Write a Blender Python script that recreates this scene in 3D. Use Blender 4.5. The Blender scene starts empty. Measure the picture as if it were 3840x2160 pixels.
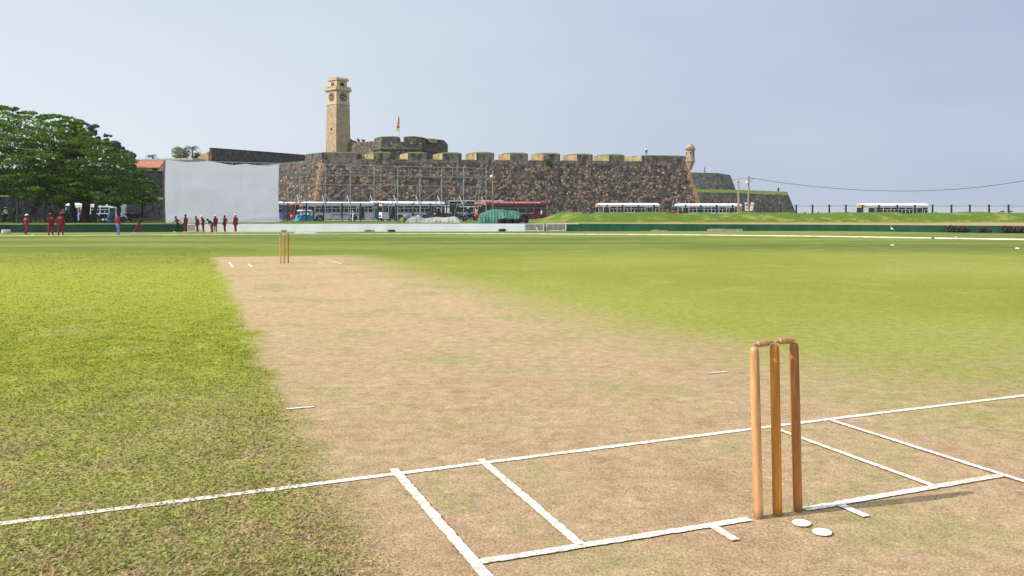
import bpy, math, random
import numpy as np
from mathutils import Vector, Matrix
R=math.radians
random.seed(7); rng=np.random.default_rng(7)
S=bpy.context.scene; C=S.collection
F=3250.0; H0=1.279; HY=795.0          # focal length in photo pixels, eye height, horizon row
# ---------------------------------------------------------------- camera
cd=bpy.data.cameras.new('camera'); cam=bpy.data.objects.new('camera',cd); C.objects.link(cam)
cam.location=(0,0,H0); cam.rotation_euler=(R(90),0,0)
cd.sensor_width=36; cd.lens=36*F/3840; cd.shift_y=-(1080-HY)/3840; cd.clip_start=0.05; cd.clip_end=40000
S.camera=cam
# ---------------------------------------------------------------- sky and sun
SKYC=[(3.03,3.59,4.68),(5.45,5.86,6.31),(3.00,3.55,4.65),(4.11,4.68,5.51)]   # away from sun low, sunward low, away high, sunward high
SUN_EL=R(38); SUNV=Vector((-0.962*math.cos(SUN_EL),-0.272*math.cos(SUN_EL),math.sin(SUN_EL))).normalized()
w=bpy.data.worlds.new("World"); S.world=w; w.use_nodes=True
nt=w.node_tree; bg=nt.nodes['Background']
sky=nt.nodes.new('ShaderNodeTexSky'); sky.sky_type='NISHITA'; sky.sun_disc=False
sky.sun_elevation=SUN_EL; sky.sun_rotation=math.atan2(SUNV.x,SUNV.y)
sky.altitude=0; sky.air_density=1.0; sky.dust_density=2.0; sky.ozone_density=2.5
# humid air: a pale veil over the clear sky, brighter towards the sun and the horizon
_tc=nt.nodes.new('ShaderNodeTexCoord'); _dt=nt.nodes.new('ShaderNodeVectorMath'); _dt.operation='DOT_PRODUCT'; _nm=nt.nodes.new('ShaderNodeVectorMath'); _nm.operation='NORMALIZE'
nt.links.new(_tc.outputs['Generated'],_nm.inputs[0]); nt.links.new(_nm.outputs[0],_dt.inputs[0]); _dt.inputs[1].default_value=Vector((SUNV.x,SUNV.y*.2,0)).normalized()
_mr=nt.nodes.new('ShaderNodeMapRange'); _mr.interpolation_type='SMOOTHSTEP'; nt.links.new(_dt.outputs['Value'],_mr.inputs[0]); _mr.inputs[1].default_value=-.62; _mr.inputs[2].default_value=.55
_sx=nt.nodes.new('ShaderNodeSeparateXYZ'); nt.links.new(_nm.outputs[0],_sx.inputs[0]); _ml=nt.nodes.new('ShaderNodeMapRange'); _ml.interpolation_type='SMOOTHSTEP'; nt.links.new(_sx.outputs[2],_ml.inputs[0]); _ml.inputs[1].default_value=0; _ml.inputs[2].default_value=.5
def _mix(f,a,b):
    o=nt.nodes.new('ShaderNodeMix'); o.data_type='RGBA'
    for v,k in((f,0),(a,6),(b,7)):
        if hasattr(v,'is_linked'): nt.links.new(v,o.inputs[k])
        else: o.inputs[k].default_value=(*v,1) if isinstance(v,tuple) else v
    return o.outputs[2]
_low=_mix(_mr.outputs[0],SKYC[0],SKYC[1]); _high=_mix(_mr.outputs[0],SKYC[2],SKYC[3]); _veil=_mix(_ml.outputs[0],_low,_high)
_cn=nt.nodes.new('ShaderNodeTexNoise'); _cm=nt.nodes.new('ShaderNodeMapping'); _cm.inputs['Scale'].default_value=(1,1,3.2); nt.links.new(_nm.outputs[0],_cm.inputs[0]); nt.links.new(_cm.outputs[0],_cn.inputs['Vector']); _cn.inputs['Scale'].default_value=2.2; _cn.inputs['Detail'].default_value=4
_cr=nt.nodes.new('ShaderNodeMapRange'); nt.links.new(_cn.outputs['Fac'],_cr.inputs[0]); _cr.inputs[1].default_value=.42; _cr.inputs[2].default_value=.72; _cr.inputs[3].default_value=0; _cr.inputs[4].default_value=.26
_veil=_mix(_cr.outputs[0],_veil,SKYC[1])
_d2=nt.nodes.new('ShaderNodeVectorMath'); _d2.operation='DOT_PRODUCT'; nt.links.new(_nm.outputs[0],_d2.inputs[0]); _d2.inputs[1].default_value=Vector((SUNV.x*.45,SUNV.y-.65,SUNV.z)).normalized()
_fillglow=nt.nodes.new('ShaderNodeMapRange'); _fillglow.interpolation_type='SMOOTHSTEP'; nt.links.new(_d2.outputs['Value'],_fillglow.inputs[0]); _fillglow.inputs[1].default_value=.20; _fillglow.inputs[2].default_value=1.0
_veil=_mix(_fillglow.outputs[0],_veil,(9.0,9.2,9.8))      # added sky glow behind the camera's left shoulder, off the sun, for fill light
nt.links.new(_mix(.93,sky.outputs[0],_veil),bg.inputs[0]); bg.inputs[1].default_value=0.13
ld=bpy.data.lights.new('sun','SUN'); ld.energy=4.5; ld.angle=R(0.6); ld.color=(1.0,0.93,0.82)
sun=bpy.data.objects.new('sun',ld); C.objects.link(sun); sun.rotation_euler=SUNV.to_track_quat('Z','Y').to_euler()
S.view_settings.view_transform='Standard'; S.view_settings.look='None'; S.view_settings.exposure=0.20; S.view_settings.gamma=1
# ---------------------------------------------------------------- helpers
def W(px,py,D): return Vector(((px-1920)/F*D, D, H0-(py-HY)/F*D))
def XZ(px,D): return (px-1920)/F*D
def ZY(py,D): return H0-(py-HY)/F*D
def ss(a,b,x):
    t=np.clip((np.asarray(x,float)-a)/(b-a),0,1); return t*t*(3-2*t)
class MB:
    def __init__(s): s.v=[]; s.f=[]; s.m=[]; s.c=None
    def add(s,vs,fs,m=0):
        n=len(s.v); s.v+= [tuple(p) for p in vs]; s.f+=[tuple(i+n for i in f) for f in fs]; s.m+=[m]*len(fs); return s
    def box(s,c,d,rz=0,m=0,top=1.0,ry=0,rx=0):
        x,y,z=[k/2 for k in d]; M=Matrix.Translation(c)@Matrix.Rotation(rz,4,'Z')@Matrix.Rotation(ry,4,'Y')@Matrix.Rotation(rx,4,'X')
        vs=[M@Vector((sx*x*(top if sz>0 else 1),sy*y*(top if sz>0 else 1),sz*z)) for sz in(-1,1) for sy in(-1,1) for sx in(-1,1)]
        return s.add(vs,[(0,2,3,1),(4,5,7,6),(0,1,5,4),(2,6,7,3),(0,4,6,2),(1,3,7,5)],m)
    def hexa(s,b,t,m=0):      # bottom polygon, top polygon
        n=len(b); return s.add(list(b)+list(t),[tuple(range(n))[::-1],tuple(range(n,2*n))]+[(i,(i+1)%n,n+(i+1)%n,n+i) for i in range(n)],m)
    def tube(s,pts,rs,n=8,m=0,cap=True):
        pts=[Vector(p) for p in pts]; rs=rs if hasattr(rs,'__len__') else [rs]*len(pts); vs=[]; fs=[]
        for i,p in enumerate(pts):
            t=(pts[min(i+1,len(pts)-1)]-pts[max(i-1,0)]).normalized()
            a=t.cross(Vector((0,0,1)) if abs(t.z)<.9 else Vector((1,0,0))).normalized(); b=t.cross(a)
            vs+=[p+(a*math.cos(2*math.pi*k/n)+b*math.sin(2*math.pi*k/n))*rs[i] for k in range(n)]
        for i in range(len(pts)-1):
            for k in range(n): fs.append((i*n+k,i*n+(k+1)%n,(i+1)*n+(k+1)%n,(i+1)*n+k))
        if cap: fs+=[tuple(range(n)),tuple(range((len(pts)-1)*n,len(pts)*n))[::-1]]
        return s.add(vs,fs,m)
    def lathe(s,prof,c=(0,0,0),n=20,m=0,M=None):
        vs=[]; fs=[]; k=len(prof)
        for (r,z) in prof:
            for i in range(n):
                a=2*math.pi*i/n; p=Vector((r*math.cos(a),r*math.sin(a),z))
                if M: p=M@p
                vs.append(p+Vector(c))
        for j in range(k-1):
            for i in range(n): fs.append((j*n+i,j*n+(i+1)%n,(j+1)*n+(i+1)%n,(j+1)*n+i))
        fs+=[tuple(range(n))[::-1],tuple(range((k-1)*n,k*n))]
        return s.add(vs,fs,m)
    def torus(s,c,Rr,r,axis='Z',n=24,k=8,m=0,M=None,sq=1.0):
        vs=[];fs=[]
        for i in range(n):
            a=2*math.pi*i/n
            for j in range(k):
                b=2*math.pi*j/k; rr=Rr+r*math.cos(b); p=Vector((rr*math.cos(a),rr*math.sin(a),sq*r*math.sin(b)))
                if axis=='Y': p=Vector((p.x,p.z,p.y))
                if axis=='X': p=Vector((p.z,p.x,p.y))
                if M: p=M@p
                vs.append(p+Vector(c))
        for i in range(n):
            for j in range(k): fs.append((i*k+j,((i+1)%n)*k+j,((i+1)%n)*k+(j+1)%k,i*k+(j+1)%k))
        return s.add(vs,fs,m)
    def lump(s,c,r,seed=0,n=6,k=9,m=0,amp=.2,M=None):
        rd=random.Random(seed); vs=[Vector((0,0,-1))]
        for j in range(1,n):
            for i in range(k):
                a=math.pi*j/n; b=2*math.pi*(i+.5*(j%2))/k; q=1+rd.uniform(-amp,amp)
                vs.append(Vector((math.sin(a)*math.cos(b),math.sin(a)*math.sin(b),-math.cos(a)))*q)
        vs.append(Vector((0,0,1))); L=len(vs)-1; fs=[]
        for i in range(k): fs.append((0,1+(i+1)%k,1+i)); fs.append((L,L-k+i,L-k+(i+1)%k))
        for j in range(n-2):
            for i in range(k): fs.append((1+j*k+i,1+j*k+(i+1)%k,1+(j+1)*k+(i+1)%k,1+(j+1)*k+i))
        out=[]
        for v in vs:
            p=Vector((v.x*r[0],v.y*r[1],v.z*r[2]))
            if M: p=M@p
            out.append(p+Vector(c))
        return s.add(out,fs,m)
LOC={}
def link(o,parent=None):
    C.objects.link(o)
    if parent is not None: o.parent=parent
    return o
def tag(o,label=None,cat=None,group=None,kind=None):
    if label:o['label']=label
    if cat:o['category']=cat
    if group:o['group']=group
    if kind:o['kind']=kind
    return o
def thing(name,label,cat,loc,rz=0,group=None):
    o=bpy.data.objects.new(name,None); C.objects.link(o); o.location=loc; o.rotation_euler=(0,0,rz); o.empty_display_size=.3
    LOC[o.name]=(Vector(loc),rz); return tag(o,label,cat,group)
def build(name,mb,mats,parent=None,smooth=False,world=False,loc=None):
    """one mesh object; world=True: vertices are in world space, parent is a thing with its own location"""
    me=bpy.data.meshes.new(name)
    if world and parent is not None:
        l,rz=LOC[parent.name]; M=Matrix.Rotation(-rz,4,'Z')@Matrix.Translation(-l); vs=[M@Vector(p) for p in mb.v]
    elif loc is not None: vs=[Vector(p)-Vector(loc) for p in mb.v]
    else: vs=mb.v
    me.from_pydata([tuple(p) for p in vs],[],mb.f)
    if not hasattr(mats,'__len__'): mats=[mats]
    for m in mats: me.materials.append(m)
    me.polygons.foreach_set('material_index',mb.m)
    if smooth: me.polygons.foreach_set('use_smooth',[True]*len(mb.f))
    me.update()
    o=bpy.data.objects.new(name,me)
    if loc is not None and parent is None: o.location=loc
    link(o,parent)
    if parent is not None and parent.name in LOC: LOC[o.name]=LOC[parent.name]
    return o
def npmesh(name,v,f,mats,parent=None,col=None,smooth=False,mi=None):
    """numpy mesh: v (N,3), f (M,k)"""
    me=bpy.data.meshes.new(name); v=np.asarray(v,np.float32); f=np.asarray(f,np.int32); k=f.shape[1]
    me.vertices.add(len(v)); me.vertices.foreach_set('co',v.ravel())
    me.loops.add(f.size); me.loops.foreach_set('vertex_index',f.ravel())
    me.polygons.add(len(f)); me.polygons.foreach_set('loop_start',np.arange(0,f.size,k,dtype=np.int32)); me.polygons.foreach_set('loop_total',np.full(len(f),k,np.int32))
    if not hasattr(mats,'__len__'): mats=[mats]
    for m in mats: me.materials.append(m)
    if mi is not None: me.polygons.foreach_set('material_index',np.asarray(mi,np.int32))
    if smooth: me.polygons.foreach_set('use_smooth',np.ones(len(f),bool))
    me.update(calc_edges=True)
    if col is not None:
        a=me.color_attributes.new('Col','FLOAT_COLOR','POINT'); cc=np.ones((len(v),4),np.float32); cc[:,:3]=col; a.data.foreach_set('color',cc.ravel())
    o=bpy.data.objects.new(name,me); return link(o,parent)
# ---------------------------------------------------------------- materials
class NT:
    def __init__(s,name):
        s.m=bpy.data.materials.new(name); s.m.use_nodes=True; s.t=s.m.node_tree; s.b=s.t.nodes['Principled BSDF']; s.out=s.t.nodes['Material Output']
        s.pos=None
    def n(s,ty,**kw):
        o=s.t.nodes.new(ty)
        for k,v in kw.items(): setattr(o,k,v)
        return o
    def l(s,a,b): s.t.links.new(a,b)
    def val(s,x,sock):
        if isinstance(x,(int,float)): sock.default_value=x
        elif isinstance(x,tuple): sock.default_value=(*x,1) if len(x)==3 and len(sock.default_value)==4 else x
        else: s.l(x,sock)
    def math(s,op,a,b=0.0,c=None,clamp=False):
        o=s.n('ShaderNodeMath',operation=op,use_clamp=clamp); s.val(a,o.inputs[0]); s.val(b,o.inputs[1])
        if c is not None: s.val(c,o.inputs[2])
        return o.outputs[0]
    def coord(s,kind='Object'):
        o=s.n('ShaderNodeTexCoord'); return o.outputs[kind]
    def geo(s,k='Position'): return s.n('ShaderNodeNewGeometry').outputs[k]
    def noise(s,vec,scale,detail=4,rough=.55,sc3=None,dist=0):
        o=s.n('ShaderNodeTexNoise'); 
        if sc3:
            mp=s.n('ShaderNodeMapping'); mp.inputs['Scale'].default_value=sc3; s.l(vec,mp.inputs[0]); vec=mp.outputs[0]
        s.l(vec,o.inputs['Vector']); o.inputs['Scale'].default_value=scale; o.inputs['Detail'].default_value=detail; o.inputs['Roughness'].default_value=rough; o.inputs['Distortion'].default_value=dist
        return o.outputs['Fac']
    def ramp(s,x,a,b,smooth=True):
        o=s.n('ShaderNodeMapRange',interpolation_type='SMOOTHSTEP' if smooth else 'LINEAR',clamp=True); s.val(x,o.inputs[0]); o.inputs[1].default_value=a; o.inputs[2].default_value=b; return o.outputs[0]
    def mix(s,f,a,b,blend='MIX'):
        o=s.n('ShaderNodeMix',data_type='RGBA',blend_type=blend); s.val(f,o.inputs[0]); s.val(a,o.inputs[6]); s.val(b,o.inputs[7]); return o.outputs[2]
    def bump(s,h,strength=.5,dist=.02):
        o=s.n('ShaderNodeBump'); o.inputs['Strength'].default_value=strength; o.inputs['Distance'].default_value=dist; s.l(h,o.inputs['Height']); s.l(o.outputs[0],s.b.inputs['Normal']); return o
    def base(s,c,rough=.8,spec=.3,metal=0):
        s.val(c,s.b.inputs['Base Color']); s.val(rough,s.b.inputs['Roughness']); s.b.inputs['Specular IOR Level'].default_value=spec; s.b.inputs['Metallic'].default_value=metal
CACHE={}
def pm(name,c1,c2=None,scale=3,rough=.7,bump=0,spec=.3,metal=0,detail=4,sc3=None):
    """simple two-tone procedural material"""
    if name in CACHE: return CACHE[name]
    t=NT(name); co=t.coord(); 
    if c2 is None: c2=tuple(x*.8 for x in c1)
    nz=t.noise(co,scale,detail,.6,sc3); t.base(t.mix(t.ramp(nz,.35,.65),c2,c1),rough,spec,metal)
    if bump: t.bump(nz,bump,.01)
    CACHE[name]=t.m; return t.m
# pitch frame
PO=np.array([1.0996,3.6449]); PYAW=.35577; PU=np.array([math.cos(PYAW),math.sin(PYAW)]); PV=np.array([-math.sin(PYAW),math.cos(PYAW)])
def uv2xy(u,v): return PO[0]+u*PU[0]+v*PV[0], PO[1]+u*PU[1]+v*PV[1]
def xy2uv(x,y): return (x-PO[0])*PU[0]+(y-PO[1])*PU[1],(x-PO[0])*PV[0]+(y-PO[1])*PV[1]
def ground_color(t,pos):
    """turf colour as a function of the place on the field; returns colour, greenness"""
    sep=t.n('ShaderNodeSeparateXYZ'); t.l(pos,sep.inputs[0]); x,y=sep.outputs[0],sep.outputs[1]
    u=t.math('ADD',t.math('MULTIPLY',t.math('SUBTRACT',x,float(PO[0])),float(PU[0])),t.math('MULTIPLY',t.math('SUBTRACT',y,float(PO[1])),float(PU[1])))
    v=t.math('ADD',t.math('MULTIPLY',t.math('SUBTRACT',x,float(PO[0])),float(PV[0])),t.math('MULTIPLY',t.math('SUBTRACT',y,float(PO[1])),float(PV[1])))
    n1=t.noise(pos,.9,5,.6); n2=t.noise(pos,3.5,4,.6); n3=t.noise(pos,28,3,.6); nb=t.noise(pos,.12,3,.5)
    n1c=t.math('SUBTRACT',n1,.5); n2c=t.math('SUBTRACT',n2,.5)
    uj=t.math('ADD',u,t.math('MULTIPLY',n1c,.85)); uj2=t.math('ADD',uj,t.math('ADD',t.math('MULTIPLY',n2c,.45),t.math('MULTIPLY',t.math('SUBTRACT',n3,.5),.35)))
    left=t.ramp(uj2,-1.55,-1.85)
    ur=t.math('ADD',u,t.math('ADD',t.math('MULTIPLY',n1c,1.3),t.math('MULTIPLY',n2c,.8)))
    # right edge is wide and soft, softer and further out near this end
    near=t.ramp(v,9.0,-1.0)
    r0=t.math('SUBTRACT',ur,t.math('MULTIPLY',near,.45))
    right=t.ramp(r0,1.1,3.1,False)
    end=t.ramp(t.math('ADD',v,t.math('MULTIPLY',n1c,.8)),22.6,23.2)
    g=t.math('MAXIMUM',t.math('MAXIMUM',left,right),end)
    # tired turf near this end: brown showing through
    tired=t.ramp(t.math('ADD',v,t.math('MULTIPLY',n1c,4.0)),5.5,-.8)
    n4=t.noise(pos,7,5,.65)
    g=t.math('MULTIPLY',g,t.math('SUBTRACT',1.0,t.math('MULTIPLY',tired,t.math('MULTIPLY',t.ramp(t.math('ADD',n4,t.math('MULTIPLY',n1c,.5)),.60,.36),.78))))
    # a breath of green inside the strip
    inner=t.math('MULTIPLY',t.ramp(t.math('ADD',n1,t.math('MULTIPLY',n4,.6)),.74,.98),.45)
    
    # colours
    fine=t.ramp(n3,.3,.7)
    tanA=t.mix(t.ramp(n1,.35,.62),(.355,.245,.145),(.465,.335,.21)); tan=t.mix(t.ramp(n2,.32,.7),tanA,(.44,.315,.19))
    worn=t.ramp(t.math('ADD',n1,t.math('MULTIPLY',n2,.5)),.88,1.02); tan=t.mix(t.math('MULTIPLY',worn,.6),tan,(.52,.38,.27))
    tan=t.mix(t.math('MULTIPLY',t.ramp(v,0.5,11.0),.65),tan,(.50,.36,.20))
    scuff=t.ramp(t.noise(pos,2.4,6,.7),.56,.70); tan=t.mix(t.math('MULTIPLY',t.math('MULTIPLY',scuff,t.ramp(v,9,2)),.60),tan,(.27,.175,.105))
    pale=t.ramp(t.noise(pos,1.5,7,.75,None,.6),.57,.66); tan=t.mix(t.math('MULTIPLY',pale,.38),tan,(.58,.44,.34))
    tan=t.mix(t.math('MULTIPLY',inner,1.5),tan,(.30,.27,.115))
    # mown bands across the outfield
    wv=t.n('ShaderNodeTexNoise'); mp=t.n('ShaderNodeMapping'); mp.inputs['Scale'].default_value=(.045,.11,1); t.l(pos,mp.inputs[0]); t.l(mp.outputs[0],wv.inputs['Vector']); wv.inputs['Scale'].default_value=1; wv.inputs['Detail'].default_value=3
    band=t.ramp(wv.outputs['Fac'],.40,.60)
    lush=t.mix(t.ramp(n2,.3,.7),(.18,.215,.022),(.285,.315,.038)); smoothg=t.mix(t.ramp(nb,.35,.65),(.225,.255,.036),(.28,.30,.06))
    leftm=t.ramp(uj,0,-2); green=t.mix(leftm,smoothg,lush)
    farY=t.ramp(y,20,34); fg=t.mix(band,(.12,.162,.03),(.20,.24,.048)); green=t.mix(farY,green,fg)
    leftfar=t.math('MULTIPLY',t.math('MULTIPLY',t.ramp(y,8,14),t.ramp(y,24,18)),leftm); green=t.mix(t.math('MULTIPLY',leftfar,.75),green,(.31,.35,.042))
    green=t.mix(t.math('MULTIPLY',t.ramp(n1,.5,.75),.45),green,(.38,.35,.12))
    nearg=t.mix(n4,(.24,.235,.075),(.37,.33,.15)); green=t.mix(t.math('MULTIPLY',tired,.75),green,nearg)
    col=t.mix(g,tan,green)
    return col,g,n3,n4,v
def turf_material():
    t=NT('turf'); pos=t.geo(); col,g,n3,n4,v=ground_color(t,pos)
    grain=t.noise(pos,75,3,.7); fine=t.noise(pos,190,2,.6); gf=t.math('ADD',t.math('MULTIPLY',grain,.6),t.math('MULTIPLY',fine,.4))
    k=t.ramp(gf,.33,.67,False); shade=t.n('ShaderNodeMapRange'); t.l(k,shade.inputs[0]); shade.inputs[3].default_value=.52; shade.inputs[4].default_value=1.44
    s3=t.n('ShaderNodeCombineColor'); [t.l(shade.outputs[0],s3.inputs[i]) for i in range(3)]
    mid=t.noise(pos,9,8,.88); ms=t.n('ShaderNodeMapRange'); t.l(mid,ms.inputs[0]); ms.inputs[1].default_value=.3; ms.inputs[2].default_value=.7; ms.inputs[3].default_value=.58; ms.inputs[4].default_value=1.42
    m3=t.n('ShaderNodeCombineColor'); [t.l(ms.outputs[0],m3.inputs[i]) for i in range(3)]
    col=t.mix(1.0,col,s3.outputs[0],'MULTIPLY'); col=t.mix(1.0,col,m3.outputs[0],'MULTIPLY')
    t.base(col,.95,.1); t.bump(t.math('ADD',gf,t.math('MULTIPLY',n3,.8)),.55,.012); return t.m
def blade_material():
    t=NT('grass_blades'); pos=t.geo(); col,g,n3,n4,v=ground_color(t,pos)
    a=t.n('ShaderNodeAttribute'); a.attribute_name='Col'; col=t.mix(1.0,col,a.outputs['Color'],'MULTIPLY'); t.base(col,.75,.25)
    tr=t.n('ShaderNodeBsdfTranslucent'); t.l(col,tr.inputs[0]); mx=t.n('ShaderNodeMixShader'); mx.inputs[0].default_value=.42
    t.l(t.b.outputs[0],mx.inputs[1]); t.l(tr.outputs[0],mx.inputs[2]); t.l(mx.outputs[0],t.out.inputs[0]); return t.m
def paint_material():
    t=NT('white_line_paint'); pos=t.geo(); n=t.noise(pos,60,4,.7); n2=t.noise(pos,3,3,.6)
    f=t.ramp(t.math('ADD',n,t.math('MULTIPLY',n2,.35)),.76,.62); f2=t.math('MULTIPLY',t.math('SUBTRACT',1.0,f),1.0)
    t.base(t.mix(f2,(.80,.80,.78),(.52,.45,.33)),.85,.1); t.bump(n,.5,.01); return t.m
M_turf=turf_material(); M_blade=blade_material(); M_paint=paint_material()
# ---------------------------------------------------------------- ground
def zfield(x,y):
    x=np.asarray(x,float); y=np.asarray(y,float)
    A=.56+.19*ss(28,52,x); return -A*ss(22,78,y)
WALLPX=[-900,-400,0,739,1350,2124,3040,3840,4300,5200]; WALLD=[70,74,77,80,81.3,82.7,84,83,81,74]
WX=[XZ(p,d) for p,d in zip(WALLPX,WALLD)]
def walld(x): return np.interp(x,WX,WALLD)
WTZ=np.array([.15,.15,.151,.159,.163,.17,.064,-.049,-.06,-.08])
def wallz(x): return np.interp(x,WX,WTZ)
def zout(x,y):
    """ground outside the boundary wall, s = distance behind the wall"""
    x=np.asarray(x,float); y=np.asarray(y,float); s=y-walld(x); base=wallz(x)-.03
    z=base+.08*ss(0,4,s)*(1-ss(20,10,x)*0)-.42*ss(18,42,s)+.0*s
    m=ss(3.5,8.0,x+.25*(s-3)+.6*np.sin(s*.9))*ss(.3,6.3,s)*(1-ss(9.5,19,s))
    return z+m*(1.02+.16*np.interp(x,[0,20,50],[0,0,1])+.06*np.sin(x*.55)+.05*np.sin(x*1.3+1)+.03*np.sin(x*2.9))
def fieldpt(px,py):
    y=30.
    for _ in range(60):
        y=.5*y+.5*(H0-float(zfield(XZ(px,y),y)))*F/(py-HY)
    return Vector((XZ(px,y),y,float(zfield(XZ(px,y),y))))
def gridmesh(name,xs,ys,zf,mat,smooth=True):
    X,Y=np.meshgrid(xs,ys); Z=zf(X,Y); v=np.stack([X,Y,Z],-1).reshape(-1,3); nx=len(xs); ny=len(ys)
    i=np.arange((ny-1)*(nx-1)); r=i//(nx-1); c=i%(nx-1); a=r*nx+c
    return npmesh(name,v,np.stack([a,a+1,a+nx+1,a+nx],1),mat,smooth=smooth)
# the outfield: rows parameterised so that the last row lies along the wall
def field_mesh():
    xs=np.concatenate([np.linspace(-75,-12,40),np.linspace(-11,12,60),np.linspace(13,75,40)])
    tt=np.linspace(0,1,110)**1.5; v=[]
    for t in tt:
        y=-14+(walld(xs)+14.1)*t; v.append(np.stack([xs,y,zfield(xs,y)],1))
    v=np.concatenate(v); nx=len(xs); ny=len(tt); i=np.arange((ny-1)*(nx-1)); r=i//(nx-1); c=i%(nx-1); a=r*nx+c
    return npmesh('outfield',v,np.stack([a,a+1,a+nx+1,a+nx],1),M_turf,smooth=True)
tag(field_mesh(),'mown green cricket outfield with paler bands','lawn',kind='structure')
# outer land
def land_material():
    t=NT('rough_ground'); pos=t.geo(); n=t.noise(pos,.5,5,.65); n2=t.noise(pos,4,5,.7); n3=t.noise(pos,.15,3,.5)
    g=t.mix(t.ramp(n2,.3,.7),(.07,.125,.016),(.12,.19,.024)); d=t.mix(n2,(.33,.22,.11),(.44,.31,.17))
    sep=t.n('ShaderNodeSeparateXYZ'); t.l(pos,sep.inputs[0])
    zz=t.math('ADD',sep.outputs[2],t.math('MULTIPLY',n,.35)); right=t.ramp(sep.outputs[0],0,6)
    dry=t.math('MULTIPLY',t.ramp(zz,.52,.30),right)
    col=t.mix(dry,g,d); col=t.mix(t.math('MULTIPLY',t.ramp(n,.5,.66),.55),col,(.33,.30,.09))
    gravel=t.math('MULTIPLY',t.ramp(sep.outputs[1],98,104),t.ramp(sep.outputs[2],.6,.25)); col=t.mix(gravel,col,t.mix(n2,(.22,.2,.17),(.34,.31,.26)))
    t.base(col,.95,.1); t.bump(n2,.8,.06); return t.m
M_land=land_material()
def land_mesh():
    xs=np.concatenate([np.linspace(-160,-61,20),np.linspace(-60,0,60),np.linspace(.5,60,150),np.linspace(61,110,26)])
    tt=np.concatenate([np.linspace(0,24,70),np.linspace(26,60,14),np.linspace(70,260,8)]); v=[]
    for t in tt:
        y=walld(xs)+.08+t; v.append(np.stack([xs,y,zout(xs,y)],1))
    v=np.concatenate(v); nx=len(xs); ny=len(tt); i=np.arange((ny-1)*(nx-1)); r=i//(nx-1); c=i%(nx-1); a=r*nx+c
    return npmesh('ground',v,np.stack([a,a+1,a+nx+1,a+nx],1),M_land,smooth=True)
tag(land_mesh(),'grass bank and bare ground behind the boundary wall','ground',kind='structure')
# base land under and behind (to behind the camera) and sea to the horizon
mb=MB(); mb.add([(-3000,-3000,-1.6),(400,-3000,-1.6),(100,175,-1.6),(60,330,-1.6),(-3000,1200,-1.6)],[(0,1,2,3,4)]); tag(build('land',mb,M_land),'flat land under the ground','land',kind='structure')
def sea_material():
    t=NT('sea_water'); pos=t.geo(); n=t.noise(pos,.25,4,.6,(1,.35,1)); t.base((.045,.09,.13),.25,.5); t.bump(n,.5,.4); return t.m
mb=MB(); mb.add([(-20000,-20000,-2.4),(30000,-20000,-2.4),(30000,32000,-2.4),(-20000,32000,-2.4)],[(0,1,2,3)]); tag(build('sea',mb,sea_material()),'open sea beyond the road','sea',kind='structure')
# access road behind the fence
M_road=pm('worn_asphalt',(.13,.125,.12),(.09,.088,.085),2,.9,.4)
def road():
    xs=np.linspace(-70,75,80); v=[]
    for t in (0,6,12,20,30):
        y=np.interp(xs,[-70,-36,0,40,75],[96,112,122,126,118])+t; v.append(np.stack([xs,y,zout(xs,y)+.012],1))
    v=np.concatenate(v); nx=80; i=np.arange(4*(nx-1)); r=i//(nx-1); c=i%(nx-1); a=r*nx+c
    tag(npmesh('road',v,np.stack([a,a+1,a+nx+1,a+nx],1),M_road,smooth=True),'worn grey road behind the fence','road',kind='structure')
road()
# ---------------------------------------------------------------- painted markings
def line_strip(name,p0,p1,wd,label,nz=.038,z=.004,step=.012,mat=None,zf=None,cat='marking'):
    p0=np.array(p0,float);p1=np.array(p1,float);L=np.linalg.norm(p1-p0);n=max(2,int(L/step)); d=(p1-p0)/L; q=np.array([-d[1],d[0]])
    t=np.linspace(0,1,n+1)[:,None]; k=np.ones(7)/7
    wob=np.convolve(rng.normal(0,1,n+7),np.ones(7)/7,'same')[:n+1]*wd*.03
    a=np.stack([np.convolve(rng.normal(0,1,n+3),np.ones(2)/2,'same')[:n+1] for _ in range(2)],1)*wd*nz+wd*.45
    c=p0+(p1-p0)*t+q*wob[:,None]; A=c+q*a[:,:1]; B=c-q*a[:,1:]
    zA=zfield(A[:,0],A[:,1])+z; zB=zfield(B[:,0],B[:,1])+z
    v=np.concatenate([np.column_stack([A,zA]),np.column_stack([B,zB])]); i=np.arange(n)
    o=npmesh(name,v,np.stack([i+n+1,i+n+2,i+1,i],1),mat or M_paint); return tag(o,label,cat,kind='structure')
Vw=3840/2576
def GV(x,y):  # point of the level square seen at view pixel
    d=H0*F/(y*Vw-HY); return (XZ(x*Vw,d),d)
def ext(a,b,k): a=np.array(a);b=np.array(b); return tuple(b+(b-a)*k)
# near end creases
line_strip('crease_marking',ext(GV(2084,1056),GV(0,1319),.06),GV(2084,1056),.05,'popping crease painted left and centre across the near pitch')
line_strip('crease_marking',GV(2084,1056),ext(GV(2084,1056),GV(2576,996),.8),.05,'popping crease painted right of the near wicket')
line_strip('crease_marking',GV(1197,1418),GV(1886,1308),.05,'bowling crease left of the near stumps',z=.006)
line_strip('crease_marking',GV(2022,1284),GV(2522,1197),.05,'bowling crease right of the near stumps',z=.006)
line_strip('crease_marking',GV(990,1182),ext(GV(990,1182),GV(1193,1418),.35),.05,'left return crease of the near end',z=.008)
line_strip('crease_marking',GV(1208,1158),GV(1460,1374),.045,'inner guide line left of the near stumps',z=.008)
line_strip('crease_marking',GV(1938,1076),GV(2350,1226),.04,'inner guide line right of the near stumps',z=.008)
line_strip('crease_marking',GV(2086,1058),ext(GV(2086,1058),GV(2522,1197),.16),.042,'right return crease of the near end',z=.008)
line_strip('crease_marking',GV(1788,1324),GV(1850,1363),.045,'short tick mark left of the near stumps',z=.008)
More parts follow.
